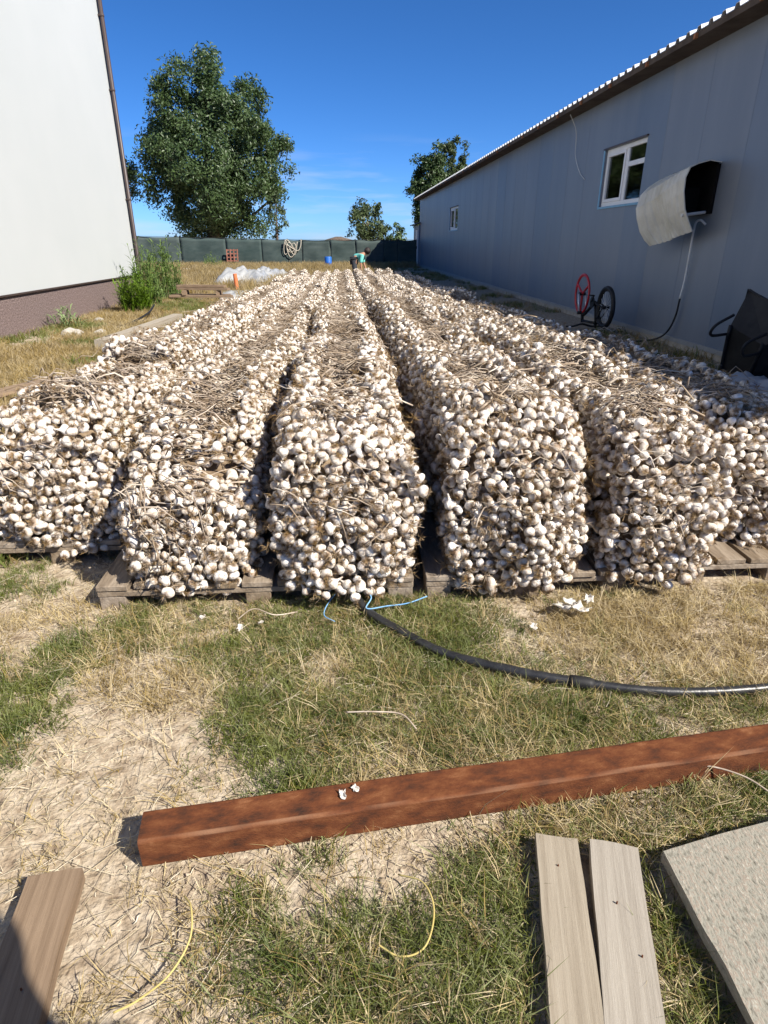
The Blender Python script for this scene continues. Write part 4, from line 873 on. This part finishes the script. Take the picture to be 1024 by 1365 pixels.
for k in range(7000):
    x, y = rg.uniform(-1.6, 1.7), rg.uniform(.45, 2.5)
    if abs(x+0.06) > 0.75+y*0.75 or blocked(x, y): continue
    CL.append((x, y, gh(x, y)+rg.uniform(.001, .008))); l = rg.uniform(.008, .04); CS.append((l, rg.uniform(.08, .2), rg.uniform(.06, .12))); CR.append((rg.uniform(0, 6), rg.gauss(0, .15), rg.uniform(0, 6.28)))
scatter('chaff', CL, CR, CS, [rg.randrange(5) for _ in CL], sq, 'short broken chaff scattered over the ground in front', 'chaff')
# yard at the left and behind, tall grass at the back
ML, GM, TL = [], [], []
for k in range(15000):
    x, y = rg.uniform(-4.85, -1.4), 2.5+14.5*rg.random()**1.3
    if x < -1.5 and (x > -1.55-0.0 or True):
        if x > -1.5 and y < 21: continue
        sand = sstep(.0, .35, nz2(x, y, .8, 2)+.5*bl(x, y, -3.4, 11.5, .8, 1.6)-.1)
        if rg.random() < sand: continue
        (GM if nz2(x, y, .9, 31)+.25*bl(x, y, -4.6, 8, .5, 4) > .22 and rg.random() < .7 else ML).append((x, y, gh(x, y)))
for k in range(2600):
    x, y = rg.uniform(2.1, 4.4), 3.2+rg.random()**1.4*34
    if nz2(x, y, .9, 51) > .02: (GM if rg.random() < .55 else ML).append((x, y, gh(x, y)))
for k in range(14000):
    y = 16.0+23*rg.random(); x = rg.uniform(-19, 4.3)
    if -1.6 < x < 2.2 and y < 22: continue
    if x > 2.2 and y < 37: continue
    if y < 18.5 and x > -4.9 and (rg.random() < .6 or (-4.3 < x < -2.5 and y < 17)): continue
    if x < -4.9 and y < 16.6: continue
    TL.append((x, y, 0))
put('yard_dry_grass', ML, M1, .6, 1.25, 'short dry grass of the yard beside the stacks', 'grass')
put('yard_green_weeds', GM, GM1, .6, 1.3, 'low green weeds along the house and warehouse', 'weeds')
put('tall_dry_grass', TL, T1, .6, 1.1, 'tall golden dry grass between the stacks and the fence', 'grass', .08)
# tall green weeds by the house corner
def weed_plant(loc, h, nst, rad, seed, label):
    r = random.Random(seed); t = empty('tall_weed', loc); tag(t, label, 'weed', 'tall weeds at the house corner'); vs = []; fs = []; q = MB()
    for s in range(nst):
        a_ = r.uniform(0, 6.28); d = rad*math.sqrt(r.random()); b0 = Vector((d*math.cos(a_), d*math.sin(a_), 0)); hh = h*r.uniform(.55, 1)*(1-.35*d/rad); tip = b0+Vector((r.gauss(0, .10), r.gauss(0, .10), hh)); mid = b0.lerp(tip, .5)+Vector((r.gauss(0, .03), r.gauss(0, .03), 0))
        q.tube([b0, mid, tip], [.008, .006, .003], 4, False)
        for k in range(int(hh*22)):
            f = r.uniform(.08, 1); p = b0.lerp(mid, f*2) if f < .5 else mid.lerp(tip, f*2-1); an_ = r.uniform(0, 6.28); L_ = r.uniform(.14, .34)*(1.1-.4*f); dr = Vector((math.cos(an_), math.sin(an_), r.uniform(.2, 1.0))).normalized(); sd_ = dr.cross(Vector((0, 0, 1))).normalized()*.013; e = p+dr*L_+Vector((0, 0, -.05*r.random())); m2 = p+dr*L_*.5+Vector((0, 0, .02)); n = len(vs)
            vs += [p, m2-sd_, m2+sd_, e]; fs += [(n, n+1, n+2), (n+1, n+3, n+2)]
    q.build('stems', weed_m, t)['kind'] = 'stuff'; o = obj('leaves', mesh('leaves', vs, fs, weed_m), t); o['kind'] = 'stuff'
weed_plant((-4.2, 13.3, 0), .95, 60, .28, 1, 'broad green reedy weed clump in front at the house corner')
weed_plant((-4.25, 14.6, 0), 1.45, 60, .26, 2, 'tallest green weed clump directly before the downspout')
weed_plant((-4.35, 16.6, 0), 1.75, 50, .32, 3, 'green weed clump behind, past the house corner')
weed_plant((-6.8, 35.5, 0), 1.0, 26, .5, 5, 'dark green weed clump in front of the fence')
weed_plant((-4.55, 10.9, 0), .38, 16, .25, 6, 'small green weed against the house plinth')

# ------------------------------------------------------------------ people
def skinned(name, joints, edges, mat_, sub=2):
    me = bpy.data.meshes.new(name); me.from_pydata([j[0] for j in joints], edges, []); o = bpy.data.objects.new(name, me); COL.objects.link(o)
    sk = o.modifiers.new('skin', 'SKIN')
    for i, j in enumerate(joints):
        rr = j[1] if isinstance(j[1], tuple) else (j[1], j[1]); me.skin_vertices[0].data[i].radius = rr
    me.skin_vertices[0].data[0].use_root = True
    sb = o.modifiers.new('sub', 'SUBSURF'); sb.levels = sub; sb.render_levels = sub
    dg = bpy.context.evaluated_depsgraph_get(); m2 = bpy.data.meshes.new_from_object(o.evaluated_get(dg)); bpy.data.objects.remove(o)
    m2.name = name; m2.materials.clear(); m2.materials.append(mat_); m2.polygons.foreach_set('use_smooth', [True]*len(m2.polygons)); return m2
def person(loc, J, label, shirt, trousers, hands, hair_dir):
    """J: pelvis chest neck head crown, then per side hip knee ankle toe / shoulder elbow wrist"""
    p = empty('person', loc); tag(p, label, 'person')
    names = list(J); idx_ = {n: i for i, n in enumerate(names)}
    rad = dict(pelvis=.115, belly=.11, chest=.13, neck=.052, head=.082, crown=.075, hip=.085, knee=.055, ankle=.036, toe=.03, shoulder=.058, elbow=.04, wrist=.028, palm=.034)
    ed = [('pelvis', 'belly'), ('belly', 'chest'), ('chest', 'neck'), ('neck', 'head'), ('head', 'crown')]
    for s in 'LR': ed += [('pelvis', 'hip'+s), ('hip'+s, 'knee'+s), ('knee'+s, 'ankle'+s), ('ankle'+s, 'toe'+s), ('chest', 'shoulder'+s), ('shoulder'+s, 'elbow'+s), ('elbow'+s, 'wrist'+s), ('wrist'+s, 'palm'+s)]
    R_ = lambda n: rad[n.rstrip('LR')] if n.rstrip('LR') in rad else rad[n]
    def fig(nm, keep, grow, m_):
        ns = [n for n in names if n in keep]; ii = {n: i for i, n in enumerate(ns)}
        me = skinned(nm, [(J[n], R_(n)+grow) for n in ns], [(ii[a], ii[b]) for a, b in ed if a in ii and b in ii], m_); return obj(nm, me, p)
    fig('body', names, 0, skin_m)
    fig('shirt', ['chest', 'belly', 'pelvis', 'shoulderL', 'shoulderR', 'elbowL', 'elbowR'], .018, shirt)
    fig('trousers', ['pelvis', 'hipL', 'hipR', 'kneeL', 'kneeR', 'ankleL', 'ankleR'], .016, trousers)
    for s in 'LR':
        a_, b_ = Vector(J['ankle'+s]), Vector(J['toe'+s]); q = MB(); q.tube([a_+(a_-b_)*.25, a_*.6+b_*.4, b_+(b_-a_)*.3], [.045, .052, .035], 10); q.build('shoe', navy_m, p, smooth=True)
        # hand: five short fingers from the palm
        w_, h_ = Vector(J['wrist'+s]), Vector(J['palm'+s]); d = (h_-w_).normalized(); sd_ = d.cross(Vector((0, 0.3, 1))).normalized()
        q = MB()
        for f in range(5):
            o_ = (f-2)*.017; base = h_+sd_*o_*(1.0 if f else 1.5)-(d*.03 if f == 0 else Vector()); ln = (.045, .07, .078, .072, .055)[f]; t_ = base+d*ln*.6+sd_*(o_*.4); q.tube([base, t_, t_+d*ln*.4+Vector((0, 0, -.015))], [.0095, .0085, .006], 6)
        q.build('fingers', skin_m, p, smooth=True)
    hc = Vector(J['head'])*.45+Vector(J['crown'])*.55; bm = bmesh.new(); bmesh.ops.create_icosphere(bm, subdivisions=3, radius=.108); me = bpy.data.meshes.new('hair'); 
    hd_ = Vector(hair_dir)
    for v in bm.verts: v.co = v.co*(1+.10*noise.noise(v.co*14))+hd_*.02
    bm.to_mesh(me); bm.free(); me.materials.append(hair_m); obj('hair', me, p, hc+hd_*.015)
    up_ = (Vector(J['crown'])-Vector(J['head'])).normalized(); fr_ = -hd_.normalized(); sx_ = up_.cross(fr_).normalized(); c = Vector(J['head'])
    q = MB(); q.lathe([(0, .03), (.012, .015), (.016, 0), (0, -.005)], 8, Matrix.Translation(c+fr_*.085) @ fr_.to_track_quat('Z', 'Y').to_matrix().to_4x4()); q.build('nose', skin_m, p, smooth=True)
    for e in (-1, 1):
        bm = bmesh.new(); bmesh.ops.create_uvsphere(bm, u_segments=8, v_segments=6, radius=.011); me = bpy.data.meshes.new('eye'); bm.to_mesh(me); bm.free(); me.materials.append(hair_m); obj('eye', me, p, c+fr_*.08+sx_*e*.03+up_*.03)
    return p
# the worker bending over the far end of the stacks, facing right
J = dict(pelvis=(0, 0, .80), belly=(.12, 0, .87), chest=(.27, 0, .93), neck=(.37, 0, .97), head=(.43, -.01, 1.0), crown=(.49, -.01, 1.05),
         hipL=(0, .09, .76), kneeL=(.05, .10, .42), ankleL=(-.02, .10, .07), toeL=(.13, .11, .03), hipR=(0, -.09, .76), kneeR=(.02, -.10, .42), ankleR=(-.08, -.10, .07), toeR=(.07, -.11, .03),
         shoulderL=(.29, .15, .90), elbowL=(.33, .16, .66), wristL=(.40, .14, .48), palmL=(.42, .13, .42), shoulderR=(.27, -.15, .90), elbowR=(.22, -.18, .66), wristR=(.24, -.18, .48), palmR=(.25, -.18, .42))
person((.40, 22.0, 0), J, 'person in turquoise top bending over the far end of the stacks', teal_m, navy_m, True, (-.2, -.1, .5))
# the photographer stands just out of frame; only the shadow shows
J = dict(pelvis=(0, 0, .88), belly=(0, .01, 1.0), chest=(0, .0, 1.17), neck=(0, .01, 1.34), head=(0, .04, 1.44), crown=(0, .03, 1.53),
         hipL=(-.09, 0, .84), kneeL=(-.10, .02, .47), ankleL=(-.11, -.01, .08), toeL=(-.12, .13, .03), hipR=(.09, 0, .84), kneeR=(.10, .02, .47), ankleR=(.11, -.01, .08), toeR=(.13, .13, .03),
         shoulderL=(-.17, .0, 1.27), elbowL=(-.26, .04, 1.07), wristL=(-.38, .12, 1.18), palmL=(-.44, .16, 1.22), shoulderR=(.17, .0, 1.27), elbowR=(.24, -.02, 1.0), wristR=(.25, .05, .76), palmR=(.25, .07, .69))
person((.53, -.31, 0), J, 'standing person in dark clothes whose shadow falls at lower left', navy_m, navy_m, True, (0, -.3, .5))
